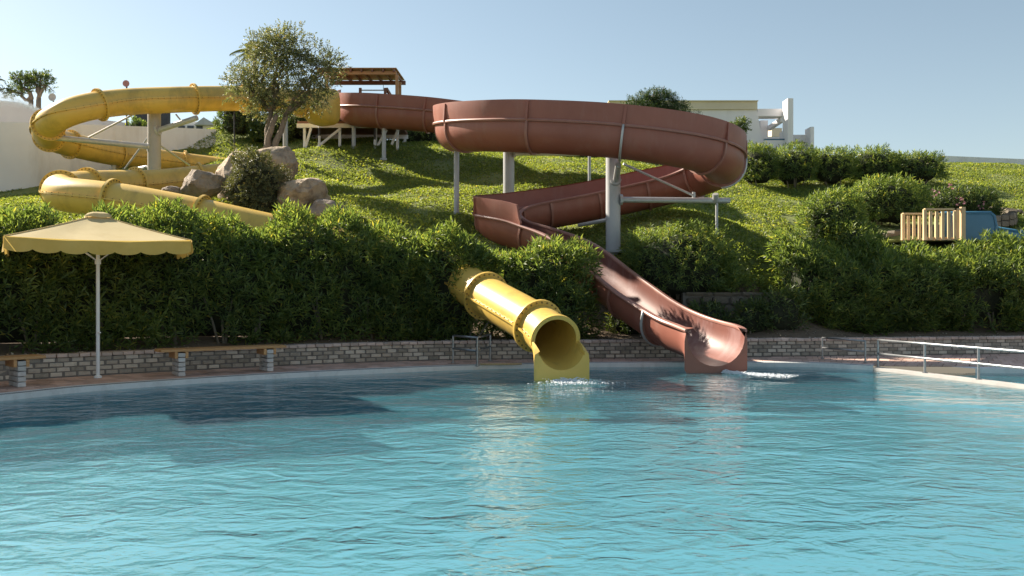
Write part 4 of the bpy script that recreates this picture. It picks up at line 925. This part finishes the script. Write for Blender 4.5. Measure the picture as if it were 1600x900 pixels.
for px, D, h, rx, lab, sd in ((1108, 23.5, 0.75, 0.5, 'low dark bush in the gap between the brown flume and the rough stone wall', 72), (1178, 23.3, 0.7, 0.5, 'low dark bush before the right end of the rough stone wall', 73), (1222, 23.2, 0.95, 0.6, 'leafy bush at the foot of the long hedge beside the rough stone wall', 74), (985, 23.2, 0.6, 0.55, 'low dark bush on the soil left of the brown flume exit', 75)):
    bush('low_bush', lab, 'bush', G(px, D), rx, 0.4, h, 130, M['laurel'], (0.16, 0.034), 9, 0.24, None, sd, 0.0, nstem=3)
rg = np.random.default_rng(5)
for px, D, h, lab in ((1172, 23.2, 0.55, 'small upright seedling before the rough stone wall'), (1128, 23.3, 0.4, 'little leafy sprout beside the brown flume under the rough stone wall'), (175, 18.7, 0.4, 'small bright seedling at the hedge foot right of the parasol pole')):
    g = G(px, D); bush('seedling', lab, 'plant', g, 0.16, 0.16, h, 16, M['oleander'], (0.13, 0.03), 9, 0.2, None, int(px), 0.0, nstem=1, core_=False)
# pine by the building, bare twisted tree and palms far behind
def far_tree_foot(px, D): g = G(px, D); return (g.x, g.y, g.z)
ff = far_tree_foot(1018, 47); zc = P(1018, 170, 47).z - ff[2]
tree('feathery_pine', 'feathery green tree rising behind the brown flume before the building', ff, [((0, 0), (0.1, 0, zc - 0.9))],
     [((-0.5, 0, zc), (1.1, 0.9, 0.62), 2), ((0.55, 0, zc + 0.25), (0.9, 0.8, 0.6), 2), ((0.1, 0, zc + 0.55), (0.7, 0.7, 0.42), 1), ((1.3, 0, zc - 0.2), (0.75, 0.7, 0.5), 1.2), ((-1.3, 0, zc - 0.35), (0.8, 0.7, 0.4), 1), ((1.9, 0, zc - 0.6), (0.5, 0.5, 0.35), 0.5)], M['pine_leaf'], 1900, (0.15, 0.03), 35)
ff = far_tree_foot(1150, 44); zc = P(1146, 200, 44).z - ff[2]
tree('dark_sapling', 'sparse dark sapling against the white building wall', ff, [((0, 0), (0.1, 0, zc - 0.5))], [((0, 0, zc - 0.2), (0.35, 0.3, 0.3), 1), ((0.3, 0, zc + 0.15), (0.3, 0.3, 0.2), 1)], M['laurel'], 170, (0.13, 0.05), 36, r0=0.05)
ff = far_tree_foot(50, 47); zc = P(50, 135, 47).z - ff[2]
tree('gnarled_tree', 'bare gnarled tree with sparse leaf tufts behind the white wall', ff, [((0, 0), (-0.05, 0, zc - 0.75)), ((0.1, 0), (0.35, 0, zc - 0.6))],
     [((-0.6, 0, zc + 0.35), (0.5, 0.4, 0.25), 1), ((0.1, 0, zc + 0.45), (0.45, 0.4, 0.25), 0.8), ((0.75, 0, zc + 0.1), (0.4, 0.3, 0.35), 0.6), ((-1.1, 0, zc - 0.2), (0.5, 0.3, 0.25), 0.8), ((-0.3, 0, zc - 0.1), (0.45, 0.4, 0.3), 0.7), ((0.6, 0, zc + 0.55), (0.35, 0.3, 0.2), 0.4)], M['laurel'], 430, (0.13, 0.055), 37, r0=0.2)
def palm(label, foot, height, rad, seed, nf=18):
    rg = np.random.default_rng(seed); root = tag(empty('palm_tree', foot), label, 'tree'); top = Vector(foot) + Vector((0, 0, height))
    MB().tube([Vector(foot) - Vector((0, 0, .3)), Vector(foot) + Vector((0.06, 0, height * 0.5)), top], [0.16, 0.13, 0.12], 9).build('trunk', M['bark'], root, True)
    B, D_, S_, L_ = [], [], [], []
    for q in range(nf):
        a = q * 2.399; el = rg.uniform(-0.2, 1.1); d0 = np.array((math.cos(a) * math.cos(el), math.sin(a) * math.cos(el), math.sin(el)))
        for j_ in range(26):
            t = (j_ + 2) / 28; p = np.array(top) + d0 * rad * t - np.array((0, 0, 1)) * rad * 0.55 * t * t
            tan = unit(d0 - np.array((0, 0, 1)) * 1.1 * t); sd = unit(np.cross(tan, (0, 0, 1)))
            for s in (-1, 1):
                B.append(p); D_.append(unit(tan * 0.7 + sd * s * 0.9 + np.array((0, 0, -0.35)))); S_.append(unit(np.cross(D_[-1], tan))); L_.append(rad * 0.33 * (1 - 0.6 * t))
    co, tri = leaf_arrays(np.array(B), np.array(D_), np.array(S_), np.array(L_), np.array(L_) * 0.11, 0.1, 0.15)
    tag(np_mesh('fronds', co, tri, M['palm_leaf'], root), kind='stuff'); return root
p_ = P(398, 80, 44); palm('palm with drooping fronds peeking out behind the bushy tree', (p_.x, 44, h1(p_.x, 44)), p_.z - h1(p_.x, 44), 1.25, 81)
p_ = P(-22, 128, 47); palm('palm behind the white wall showing only its frond tips', (p_.x, 47, h1(p_.x, 47)), p_.z - h1(p_.x, 47), 1.25, 82)

# ------------------------------------------------------------------ walls and buildings behind
def wall_run(name, label, pts, th, mat, cat='wall'):
    """pts: (x, y, ztop); foot follows the ground"""
    v = []; f = []
    for i_, (x, y, z) in enumerate(pts):
        a = Vector(pts[max(i_ - 1, 0)][:2]); b = Vector(pts[min(i_ + 1, len(pts) - 1)][:2]); d = (b - a).normalized(); nn = Vector((-d.y, d.x)) * th
        g = min(h1(x, y), z) - 0.5; v += [(x, y, g), (x, y, z), (x + nn.x, y + nn.y, z), (x + nn.x, y + nn.y, g)]
    for k in range(len(pts) - 1):
        b = 4 * k; f += [(b, b + 4, b + 5, b + 1), (b + 1, b + 5, b + 6, b + 2), (b + 2, b + 6, b + 7, b + 3)]
    f += [(0, 1, 2, 3), (len(v) - 1, len(v) - 2, len(v) - 3, len(v) - 4)]
    return tag(mesh(name, v, f, mat), label, cat)
def wp(px, py, D): p = P(px, py, D); return (p.x, p.y, p.z)
wall_run('boundary_wall', 'white rendered boundary wall behind the yellow tube bends', [(-34, 33.5, 8.1), wp(-30, 190, 35.6), wp(60, 192, 36.8), wp(180, 196, 39), wp(338, 202, 41)], 0.25, M['white_wall'])
wall_run('terrace_wall', 'pinkish terrace wall rising behind the white boundary wall', [(-40, 43, 12.2), wp(-30, 154, 44), wp(30, 160, 44.2), wp(62, 170, 44.4), wp(120, 182, 44.8), wp(200, 192, 45.4)], 0.3, M['pink_wall'])
wall_run('boundary_wall', 'long low white wall along the crest above the lawn', [wp(1346, 238, 49), wp(1420, 241, 49.5), wp(1610, 249, 50), wp(1800, 256, 51)], 0.3, M['white_wall'])
MB_ = MB(); a = P(1320, 238, 53); b = P(1350, 238, 53)
bd = tag(empty('hotel_building', (PX(1070, 53), 53.0, h1(PX(1070, 53), 53))), 'white flat-roofed building with beige cornice and stepped open frames', 'building')
def bx(name, x0, x1, y0, y1, D0, D1, mat):     # pixel rectangle at depth D0, going back to D1
    a, b = P(x0, y1, D0), P(x1, y0, D0); return MB().box(((a.x + b.x) / 2, (D0 + D1) / 2, (a.z + b.z) / 2), (b.x - a.x, D1 - D0, b.z - a.z)).build(name, mat, bd)
v = [P(955, 171, 53), P(1183, 171, 53), P(1197, 262, 53), P(955, 262, 53)]; v += [Vector((p.x, 60, p.z)) for p in v]
mesh('wall', v, [(3, 2, 1, 0), (4, 5, 6, 7), (0, 1, 5, 4), (1, 2, 6, 5), (3, 0, 4, 7)], M['white'], bd)
bx('cornice', 952, 1183.5, 158, 170.6, 52.85, 60, M['beige']); bx('cornice_lip', 951, 1185, 156.6, 158, 52.75, 60, M['beige'])
bx('frame_beam', 1184, 1226, 170, 181.5, 53.1, 54.0, M['white']); bx('pillar', 1231, 1239.5, 153.5, 262, 52.0, 53.0, M['white'])
bx('balcony_wall', 1195, 1226, 219, 262, 52.6, 53.0, M['white']); bx('balcony_rail', 1195, 1226, 216.8, 218.6, 52.6, 52.9, M['blue'])
bx('frame_beam', 1240, 1264, 210.5, 221.5, 53.1, 54.0, M['white']); bx('pillar', 1266.5, 1272, 198, 262, 52.2, 53.2, M['white'])
bx('rear_wall', 1197, 1232, 213.5, 262, 55.5, 56, M['white']); bx('rear_block', 1206, 1222, 200, 213, 57, 60, M['beige']); bx('rear_pier', 1188, 1200, 188, 262, 55, 57.0, M['white']); bx('rear_parapet', 1240, 1266, 233, 262, 56, 57, M['white'])
bx('pillar_foot', 1222.5, 1231, 205, 262, 52.8, 53.4, M['white'])
MB().beam(P(1201, 201, 55), P(1222, 187, 53.5), 0.25, 0.25).build('stair_beam', M['white'], bd); MB().beam(P(1246, 233, 55), P(1258, 225, 54), 0.2, 0.2).build('stair_beam', M['white'], bd)
# small things beyond the boundary wall
fc = tag(empty('dark_fence', (PX(235, 46), 46.0, h1(PX(235, 46), 46))), 'dark board fence beyond the white boundary wall', 'fence')
for k in range(9):
    a = P(212 + k * 6.2, 197, 46); MB().box((a.x, 46, a.z + 0.15), (0.19, 0.05, 1.35)).build('board', M['black'], fc)
for k in range(3): a = P(212 + k * 26, 200, 46.1); MB().box((a.x, 46.1, a.z), (0.12, 0.1, 2.0)).build('post', M['black'], fc)
sg = P(198, 131, 43.5); o = tag(empty('round_sign', (sg.x, 43.5, h1(sg.x, 43.5))), 'round faded red sign on a pole showing above the yellow tube', 'sign')
MB().tube([(sg.x, 43.5, h1(sg.x, 43.5) - 0.2), (sg.x, 43.5, sg.z)], 0.04, 8).build('pole', M['black'], o); MB().tube([(sg.x, 43.44, sg.z), (sg.x, 43.40, sg.z)], 0.16, 20).build('disc', M['red'], o)
bush('clipped_bush', 'small bright bush on the terrace beyond the white boundary wall', 'bush', (PX(213, 44.5), 44.5, P(213, 199, 44.5).z - 0.45), 0.45, 0.4, 0.85, 130, M['oleander'], (0.13, 0.05), 9, 0.16, None, 91, 0.0, nstem=2)
ck = tag(empty('beach_kiosk', (PX(312, 50), 50.0, h1(PX(312, 50), 50))), 'small white kiosk with a grey gabled roof beyond the white boundary wall', 'kiosk')
a, b = P(275, 206, 50), P(340, 190, 50); MB().box(((a.x + b.x) / 2, 50.8, (a.z + b.z) / 2 - 0.6), (b.x - a.x, 1.6, b.z - a.z + 1.2)).build('wall', M['white'], ck)
for q in range(3): a = P(283 + q * 14, 199, 49.9); MB().box((a.x, 49.97, a.z), (0.36, 0.04, 0.22)).build('window', M['glass'], ck)
a = P(322, 197, 50); b = P(302, 200, 50); v = [Vector((a.x - 0.55, 49.6, a.z)), Vector((a.x + 0.65, 49.6, a.z)), Vector((a.x, 49.6, a.z + 0.42))]; v += [p + Vector((0, 2.4, 0)) for p in v]
mesh('roof', v, [(0, 1, 2), (3, 5, 4), (0, 3, 4, 1), (1, 4, 5, 2), (2, 5, 3, 0)], M['steel'], ck)
ds_ = P(82, 152, 46); o = tag(empty('satellite_dish', (ds_.x, 46, h1(ds_.x, 46))), 'grey satellite dish on a mast beside the gnarled tree', 'dish')
MB().tube([(ds_.x, 46.1, h1(ds_.x, 46) - 0.2), (ds_.x, 46.1, ds_.z)], 0.04, 8).build('mast', M['steel'], o)
v = [(ds_.x, 46.05, ds_.z)]; f = []
for q in range(20): a = 2 * math.pi * q / 20; v.append((ds_.x + 0.2 * math.cos(a), 45.97, ds_.z + 0.2 * math.sin(a)))
for q in range(20): f.append((0, 1 + q, 1 + (q + 1) % 20))
mesh('reflector', v, f, M['steel_tan'], o, True)

# ------------------------------------------------------------------ stone retaining wall above the bank
sw = tag(empty('stone_wall', (6.0, 24.0, 0.6)), 'rough field-stone wall on the bank between the oleander clumps', 'wall')
MB().box((6.05, 24.25, 1.0), (2.9, 0.3, 1.25)).build('mortar_core', M['mortar'], sw)
rg = random.Random(4); z = 0.5
for row in range(5):
    hgt = (0.30, 0.26, 0.24, 0.22, 0.13)[row]; x = 4.62 + rg.uniform(0, 0.1)
    while x < 7.5:
        L = rg.uniform(0.26, 0.55) if row < 4 else rg.uniform(0.45, 0.8)
        bm = bmesh.new(); bmesh.ops.create_cube(bm, size=1.0)
        for v in bm.verts: v.co = Vector((v.co.x * (L - 0.03), v.co.y * 0.24, v.co.z * (hgt - 0.03))) + Vector((rg.uniform(-.02, .02), rg.uniform(-.02, .02), rg.uniform(-.02, .02)))
        bmesh.ops.bevel(bm, geom=list(bm.edges), offset=0.03, segments=2, affect='EDGES'); me = bpy.data.meshes.new('stone'); bm.to_mesh(me); bm.free(); me.materials.append(M['stone'])
        o = bpy.data.objects.new('stone', me); COL.objects.link(o); o.parent = sw; o.location = (x + L / 2 - 6.0, 24.12 + rg.uniform(-.02, .02) - 24.0, z + hgt / 2 - 0.6); x += L
    z += hgt

# ------------------------------------------------------------------ playground corner on the right
zp = P(1460, 384, 29).z
pa = flat('play_path', [(PX(1372, 31.5), 31.5), (PX(1372, 28), 27.5), (30, 27.5), (34, 31.5)], zp + 0.10, M['concrete'])
fn = tag(empty('picket_fence', (PX(1460, 28), 28.0, zp)), 'pale pine picket fence in two stepped heights beside the blue slide', 'fence')
def fence_part(x0, x1, ytop, n, D, pw=0.085):
    zt_ = P(0, ytop, D).z
    for k in range(n + 1):
        px = x0 + (x1 - x0) * k / n; xx = PX(px, D); big = k in (0,)
        MB().beam((xx, D, zp + (0.0 if big else 0.12)), (xx, D, zt_ - (0 if big else 0.06)), 0.10 if big else pw, 0.10 if big else 0.05).build('post' if big else 'picket', M['pale_wood'], fn)
    MB().beam((PX(x0 - 1, D), D - 0.02, zt_), (PX(x1 + 1, D), D - 0.02, zt_), 0.11, 0.055).build('top_rail', M['pale_wood'], fn)
    MB().beam((PX(x0, D), D + 0.05, zp + 0.18), (PX(x1, D), D + 0.05, zp + 0.18), 0.05, 0.08).build('bottom_rail', M['pale_wood'], fn)
fence_part(1411, 1471, 334, 7, 29.0); fence_part(1445, 1492, 327, 5, 28.0)
a = PX(1504, 28); MB().beam((a, 28, zp - 0.3), (a, 28, P(0, 323.5, 28).z), 0.13).build('corner_post', M['pale_wood'], fn)
MB().beam((PX(1490, 28), 27.98, P(0, 327, 28).z), (a, 27.98, P(0, 327, 28).z), 0.11, 0.055).build('top_rail', M['pale_wood'], fn)
for px in (1493, 1496.5): MB().beam((PX(px, 28.6), 28.6, zp - 0.3), (PX(px, 28.6), 28.6, P(0, 329, 28.6).z), 0.07, 0.16).build('gate_board', M['pale_wood'], fn)
bs = tag(empty('blue_play_slide', (PX(1550, 29), 29.0, zp)), 'blue moulded plastic play slide beside the picket fence', 'play slide')
def profile_slab(name, pts, D0, D1, mat, parent, rim=0.06):
    v = [P(x, y, D0) for x, y in pts] + [Vector((P(x, y, D0).x, D1, P(x, y, D0).z)) for x, y in pts]; n = len(pts)
    f = [tuple(range(n))[::-1], tuple(range(n, 2 * n))] + [(k, (k + 1) % n, n + (k + 1) % n, n + k) for k in range(n)]
    o = mesh(name, v, f, mat, parent); m = o.modifiers.new('bevel', 'BEVEL'); m.width = 0.025; m.segments = 2; return o
side = [(1474, 334), (1548, 334), (1552, 338), (1555, 353), (1551, 395), (1474, 395)]
profile_slab('side_panel', side, 28.9, 28.96, M['blue'], bs); profile_slab('side_panel', side, 29.75, 29.81, M['blue'], bs)
MB().tube([P(1470, 333, 28.93), P(1548, 332.5, 28.93), P(1553, 337, 28.93), P(1556.5, 353, 28.93), P(1552.5, 390, 28.93)], 0.055, 8).build('panel_edge', M['blue'], bs, True)
chute = [(1553, 357), (1610, 366), (1700, 392), (1700, 420), (1553, 400)]
profile_slab('chute_side', chute, 28.97, 29.03, M['blue'], bs); profile_slab('chute_side', chute, 29.68, 29.74, M['blue'], bs)
MB().tube([P(1554, 355.5, 29.0), P(1610, 364.5, 29.0), P(1700, 390.5, 29.0)], 0.05, 8).build('chute_edge', M['blue'], bs, True)
MB().add([P(1553, 372, 29.03), P(1700, 405, 29.03), P(1700, 405, 29.03) + Vector((0, .66, 0)), P(1553, 372, 29.03) + Vector((0, .66, 0))], [(0, 1, 2, 3)]).build('chute_bed', M['blue'], bs)
MB().beam(P(1489, 334, 28.8), P(1485, 384, 28.8), 0.04).build('grab_bar', M['galv'], bs)
def stone_kerb(label, pts, hgt, th=0.3):
    root = tag(empty('stone_kerb', tuple(P(*pts[0]))), label, 'kerb'); r = random.Random(len(label))
    path = catmull([P(*p) for p in pts], 0.36, 1)
    for rw in range(2):
        for a, b in zip(path[:-1], path[1:]):
            d = Vector(b) - Vector(a); c = (Vector(a) + Vector(b)) / 2; rz = math.atan2(d.y, d.x)
            bm = bmesh.new(); bmesh.ops.create_cube(bm, size=1.0)
            for v in bm.verts: v.co = Vector((v.co.x * (d.length - 0.02), v.co.y * th, v.co.z * (hgt / 2 - 0.015))) + Vector((r.uniform(-.012, .012),) * 3)
            bmesh.ops.bevel(bm, geom=list(bm.edges), offset=0.02, segments=1, affect='EDGES'); me = bpy.data.meshes.new('stone'); bm.to_mesh(me); bm.free(); me.materials.append(M['stone'])
            o = bpy.data.objects.new('stone', me); COL.objects.link(o); o.parent = root; o.location = c - Vector(root.location) + Vector((0, 0, -hgt / 4 - rw * hgt / 2)); o.rotation_euler = (0, 0, rz)
stone_kerb('curved brown stone kerb behind the lower fence section', [(1380, 366, 29.6), (1400, 360, 30), (1440, 354, 30.6), (1476, 352, 31)], 0.5)
stone_kerb('low stone kerb holding the flowering shrub bed behind the blue slide', [(1545, 338, 31.5), (1578, 334, 32), (1579, 326, 34), (1545, 322, 35)], 0.42)
stone_kerb('stone edging along the foot of the open lawn', [(1556, 324, 35.5), (1600, 329, 35), (1660, 338, 34)], 0.3)

# ------------------------------------------------------------------ benches
def bench(label, c0, c1, pillars):
    a, b = Vector((*c0, 0.0)), Vector((*c1, 0.0)); d = (b - a).normalized(); rz = math.atan2(d.y, d.x); nn = Vector((-d.y, d.x, 0)); L = (b - a).length
    root = tag(empty('bench', tuple((a + b) / 2 + Vector((0, 0, 0.046))), 0), label, 'bench', 'wooden benches along the brick wall')
    for q in range(3):
        c = (a + b) / 2 + nn * (-0.16 + q * 0.165) + Vector((0, 0, 0.545 - 0.0)); MB().box(c, (L + random.uniform(-.03, .03), 0.155, 0.05), rz).build('seat_plank', M['bench_wood'], root, bevel=0.006)
    for s in pillars:
        pc = a + d * s
        pl = empty('pillar', pc + Vector((0, 0, 0.046)) - root.location); pl.parent = root
        for row in range(5):
            for q in range(2):
                me = random.choice(PB); o = bpy.data.objects.new('brick', me); COL.objects.link(o); o.parent = pl
                o.location = nn * (-0.125 + q * 0.25) + Vector((0, 0, 0.045 + row * 0.091)); o.rotation_euler = (random.uniform(-.02, .02), 0, rz + math.pi / 2)
        for sg_ in (-1, 1):
            MB().box(pc + d * sg_ * 0.098 + Vector((0, 0, 0.455)), (0.055, 0.46, 0.125), rz).build('bracket', M['bench_wood'], root, bevel=0.005)
M['pillar_brick'] = surf('pale_brick', (0.50, 0.48, 0.46), (0.62, 0.60, 0.58), 5, 0.85, bump_s=0.5, bump_d=0.015, bump_scale=40, per_object=0.16)
PB = [brick_mesh('pillar_brick', 0.242, 0.135, 0.084, M['pillar_brick'], 30 + k) for k in range(3)]
d1 = Vector((0.79, 0.61)).normalized(); 
p1 = Vector((PX(279, 17.45), 17.45)); p2 = Vector((PX(416, 18.45), 18.45)); dd = (p2 - p1).normalized()
bench('wooden bench on two brick pillars right of the parasol pole', p1 - dd * 0.40, p2 + dd * 0.36, (0.40, 0.40 + (p2 - p1).length))
q1 = Vector((PX(27, 15.55), 15.55)); de = Vector((0.70, 0.72)).normalized()
bench('wooden bench on brick pillars left of the parasol pole', q1 - de * 2.2, q1 + de * 0.38, (0.4, 2.2))

# ------------------------------------------------------------------ parasol
uc = Vector((PX(153, 17.0), 17.0, 0.046)); um = tag(empty('parasol', uc), 'square yellow parasol with scalloped valance on a white pole', 'parasol')
hz, az, hr = 2.62, 3.14, 2.1
MB().tube([uc, uc + Vector((0, 0, az - 0.05))], 0.034, 14).build('pole', M['white_paint'], um); auto_smooth(um.children[-1])
MB().tube([uc, uc + Vector((0, 0, 0.03)), uc + Vector((0, 0, 0.05))], [0.075, 0.075, 0.045], 14).build('pole_socket', M['white_paint'], um)
MB().tube([uc + Vector((0.02, -0.04, 0.86)), uc + Vector((0.075, -0.05, 0.86))], 0.014, 8).build('locking_pin', M['white_paint'], um)
ang0 = math.radians(-90 - 18); cor = [Vector((math.cos(ang0 + k * math.pi / 2), math.sin(ang0 + k * math.pi / 2), 0)) * hr for k in range(4)]
def uz(q): return Vector((uc.x, uc.y, q))
mbv, mbf = [], []
NU, NVv = 14, 10
for k in range(4):
    A, B = cor[k], cor[(k + 1) % 4]; base = len(mbv)
    for i_ in range(NVv + 1):
        t = i_ / NVv
        for j_ in range(NU + 1):
            s = j_ / NU; e = A.lerp(B, s) * t; sag = 0.07 * math.sin(math.pi * s) * t * (1.0 - 0.4 * t) + 0.02 * math.sin(math.pi * t)
            wr = 0.006 * math.sin(17 * s + 3 * k) * t
            mbv.append(uz(az + (hz - az) * t - sag + wr) + e)
    for i_ in range(NVv):
        for j_ in range(NU): a = base + i_ * (NU + 1) + j_; mbf.append((a, a + NU + 1, a + NU + 2, a + 1))
cv = mesh('canopy', mbv, mbf, M['canvas'], um, True); cv.data.set_sharp_from_angle(angle=math.radians(14))
mbv, mbf = [], []
for k in range(4):
    A, B = cor[k], cor[(k + 1) % 4]; base = len(mbv); NJ = 84; out_ = (A + B).normalized()
    for j_ in range(NJ + 1):
        s = j_ / NJ; e = A.lerp(B, s); sag = 0.07 * math.sin(math.pi * s) * 0.6; ph = (s * 7) % 1.0; sc = 0.20 + 0.055 * math.sin(math.pi * ph) ** 0.6
        wv = 0.02 * math.sin(s * 23 + k * 2) + 0.012 * math.sin(s * 61 + k)
        t0 = uz(hz - sag + 0.004) + e * 1.003
        for q in (0, 0.33, 0.66, 1.0): mbv.append(t0 + out_ * (0.012 + wv * q) - Vector((0, 0, sc * q)))
    for j_ in range(NJ):
        for q in range(3): a = base + j_ * 4 + q; mbf.append((a, a + 1, a + 5, a + 4))
mesh('valance', mbv, mbf, M['valance'], um, True)
mbv, mbf = [], []; NC = 16
for i_, (r, z) in enumerate(((0.0, 0.055), (0.12, 0.045), (0.22, 0.015), (0.28, -0.03), (0.29, -0.06))):
    for j_ in range(NC):
        a = ang0 + 2 * math.pi * j_ / NC; w = 1 + 0.06 * math.sin(j_ * 2.2); sq = 1 / max(abs(math.cos(a - ang0 - math.pi / 4)), abs(math.sin(a - ang0 - math.pi / 4))) * 0.78
        mbv.append(uz(az + z + (0.012 * math.sin(j_ * 1.9) if i_ > 2 else 0)) + Vector((math.cos(a), math.sin(a), 0)) * r * w * sq)
for i_ in range(4):
    for j_ in range(NC): a, b = i_ * NC + j_, i_ * NC + (j_ + 1) % NC; mbf.append((a, b, b + NC, a + NC))
mesh('vent_cap', mbv, mbf, M['canvas'], um, True)
for k in range(4):
    MB().tube([uz(az + 0.004).lerp(uz(hz + 0.004) + cor[k], q) - Vector((0, 0, 0.02 * math.sin(math.pi * q))) for q in np.linspace(0.12, 1, 8)], 0.011, 6).build('seam_piping', M['canvas'], um)
    MB().tube([uz(az - 0.06), uz(hz - 0.03) + cor[k] * 0.98], 0.014, 7).build('rib', M['white_paint'], um)
    MB().tube([uz(2.25), uz(az - 0.06).lerp(uz(hz - 0.03) + cor[k] * 0.98, 0.5)], 0.011, 7).build('strut', M['white_paint'], um)
MB().tube([uz(2.2), uz(2.3)], 0.055, 12).build('hub', M['white_paint'], um)

# ------------------------------------------------------------------ steel rails
def rail_set(label, posts, heights, mat, r=0.024, name='handrail'):
    root = tag(empty(name, posts[0]), label, 'railing')
    for p in posts: MB().tube([p - Vector((0, 0, 0.02)), p + Vector((0, 0, heights[0]))], r, 12).build('post', mat, root); auto_smooth(root.children[-1]); MB().tube([p, p + Vector((0, 0, 0.015))], r * 2.2, 12).build('foot_plate', mat, root)
    for h in heights: MB().tube([p + Vector((0, 0, h)) for p in posts], r, 12).build('rail', mat, root, True)
    return root
rr = [Vector((PX(708, 20.3), 20.3, 0.05)), Vector((PX(746, 19.5), 19.5, 0.05)), Vector((PX(766, 20.9), 20.9, 0.05))]
rail_set('short stainless handrail on the paving left of the yellow tube exit', rr, (0.62, 0.33), M['inox'])
pm = (PART + PART2) / 2
def on_div(px):
    pr = 800 + FPX * pm[:, 0] / pm[:, 1]; k = int(np.argmin(np.abs(pr[:40] - px))); return Vector((pm[k][0], pm[k][1], 0.01))
pl = [on_div(px) for px in (1362, 1443, 1531)]; dlast = pl[2] - pl[1]; pl += [pl[2] + dlast * 1.0, pl[2] + dlast * 2.0]
rail_set('long stainless railing on the white dividing wall between the pools', pl, (0.60, 0.30), M['inox'], 0.025, 'railing')
rail_set('slim steel handrail against the brick wall beyond the dividing wall', [Vector((PX(1285, 21.6), 21.6, 0.05)), Vector((PX(1352, 20.3), 20.3, 0.05))], (0.50, 0.26), M['inox'], 0.022)
hp_ = [Vector((PX(750, 19.7), 19.7, 0.075)), Vector((PX(790, 19.75), 19.75, 0.07)), Vector((PX(815, 19.9), 19.9, 0.065))]
tag(MB().tube(hp_, 0.022, 8).build('timber_pole', M['pale_wood'], None, True), 'thin pale pole lying on the paving beside the short handrail', 'pole')

# ------------------------------------------------------------------ splashing water at both exits
def splash(name, label, c, d, L, W, n, seed):
    rg = np.random.default_rng(seed); t = rg.random(n) ** 1.4; w = rg.normal(0, 0.33, n) * (0.5 + t)
    dd_ = np.array(d); sd = np.array((dd_[1], -dd_[0])); xy = np.array(c) + dd_ * (t * L)[:, None] + sd * (w * W)[:, None]
    z = np.abs(rg.normal(0, 1, n)) * 0.022 * np.exp(-2.5 * t) - 0.041
    ico = np.array([(0, 0, 1), (0.9, 0, -0.3), (-0.45, 0.8, -0.3), (-0.45, -0.8, -0.3), (0, 0, -0.5)]); fc_ = np.array([(0, 1, 2), (0, 2, 3), (0, 3, 1), (4, 2, 1), (4, 3, 2), (4, 1, 3)])
    s = rg.uniform(0.006, 0.024, n) * (1.1 - 0.6 * t); st = np.c_[s * rg.uniform(1.5, 3.5, n), s * rg.uniform(0.8, 1.4, n), s * 0.55]
    co = (np.c_[xy, z][:, None] + ico[None] * st[:, None]).reshape(-1, 3); tri = (fc_[None] + (np.arange(n) * 5)[:, None, None]).reshape(-1, 3)
    return tag(np_mesh(name, co, tri, M['foam'], smooth=True), label, 'foam', kind='stuff')
dB = np.array(BT[-1][:2]); dB /= np.linalg.norm(dB)
splash('splash_foam', 'white water churning where the brown flume meets the pool', (bp_[-1][0] + 0.2, bp_[-1][1] + 0.05), (0.8, -0.6), 1.5, 0.5, 1500, 1)
splash('splash_foam', 'thin foam spreading in front of the yellow tube mouth', tuple(np.array(yp[-1][:2]) + np.array(fwd[:2]) * 0.62), tuple(fwd[:2]), 0.8, 0.9, 600, 2)

# ------------------------------------------------------------------ lawn sprinkler spraying over the terrace wall
def spray():
    rg = np.random.default_rng(9); n = 5200; t = rg.random(n); a = np.array(P(-25, 150, 43.2)); b = np.array(P(62, 172, 43.4)); mid_ = np.array(P(15, 146, 43.3))
    p = ((1 - t) ** 2)[:, None] * a + (2 * t * (1 - t))[:, None] * mid_ + (t ** 2)[:, None] * b
    p += rg.normal(0, 1, (n, 3)) * np.c_[0.05 + 0 * t, 0.2 + 0 * t, 0.05 + 0.16 * (1 - t)]; p[:, 2] -= np.abs(rg.normal(0, 0.12, n)) * (1 - 0.5 * t)
    q = np.array([(0, 0, 1), (0.94, 0, -0.33), (-0.47, 0.82, -0.33), (-0.47, -0.82, -0.33)]) * 0.011; f = np.array([(0, 1, 2), (0, 2, 3), (0, 3, 1), (1, 3, 2)])
    co = (p[:, None] + q[None]).reshape(-1, 3); tri = (f[None] + (np.arange(n) * 4)[:, None, None]).reshape(-1, 3)
    tag(np_mesh('sprinkler_spray', co, tri, M['foam']), 'fine white sprinkler spray drifting above the pinkish terrace wall', 'spray', kind='stuff')
spray()
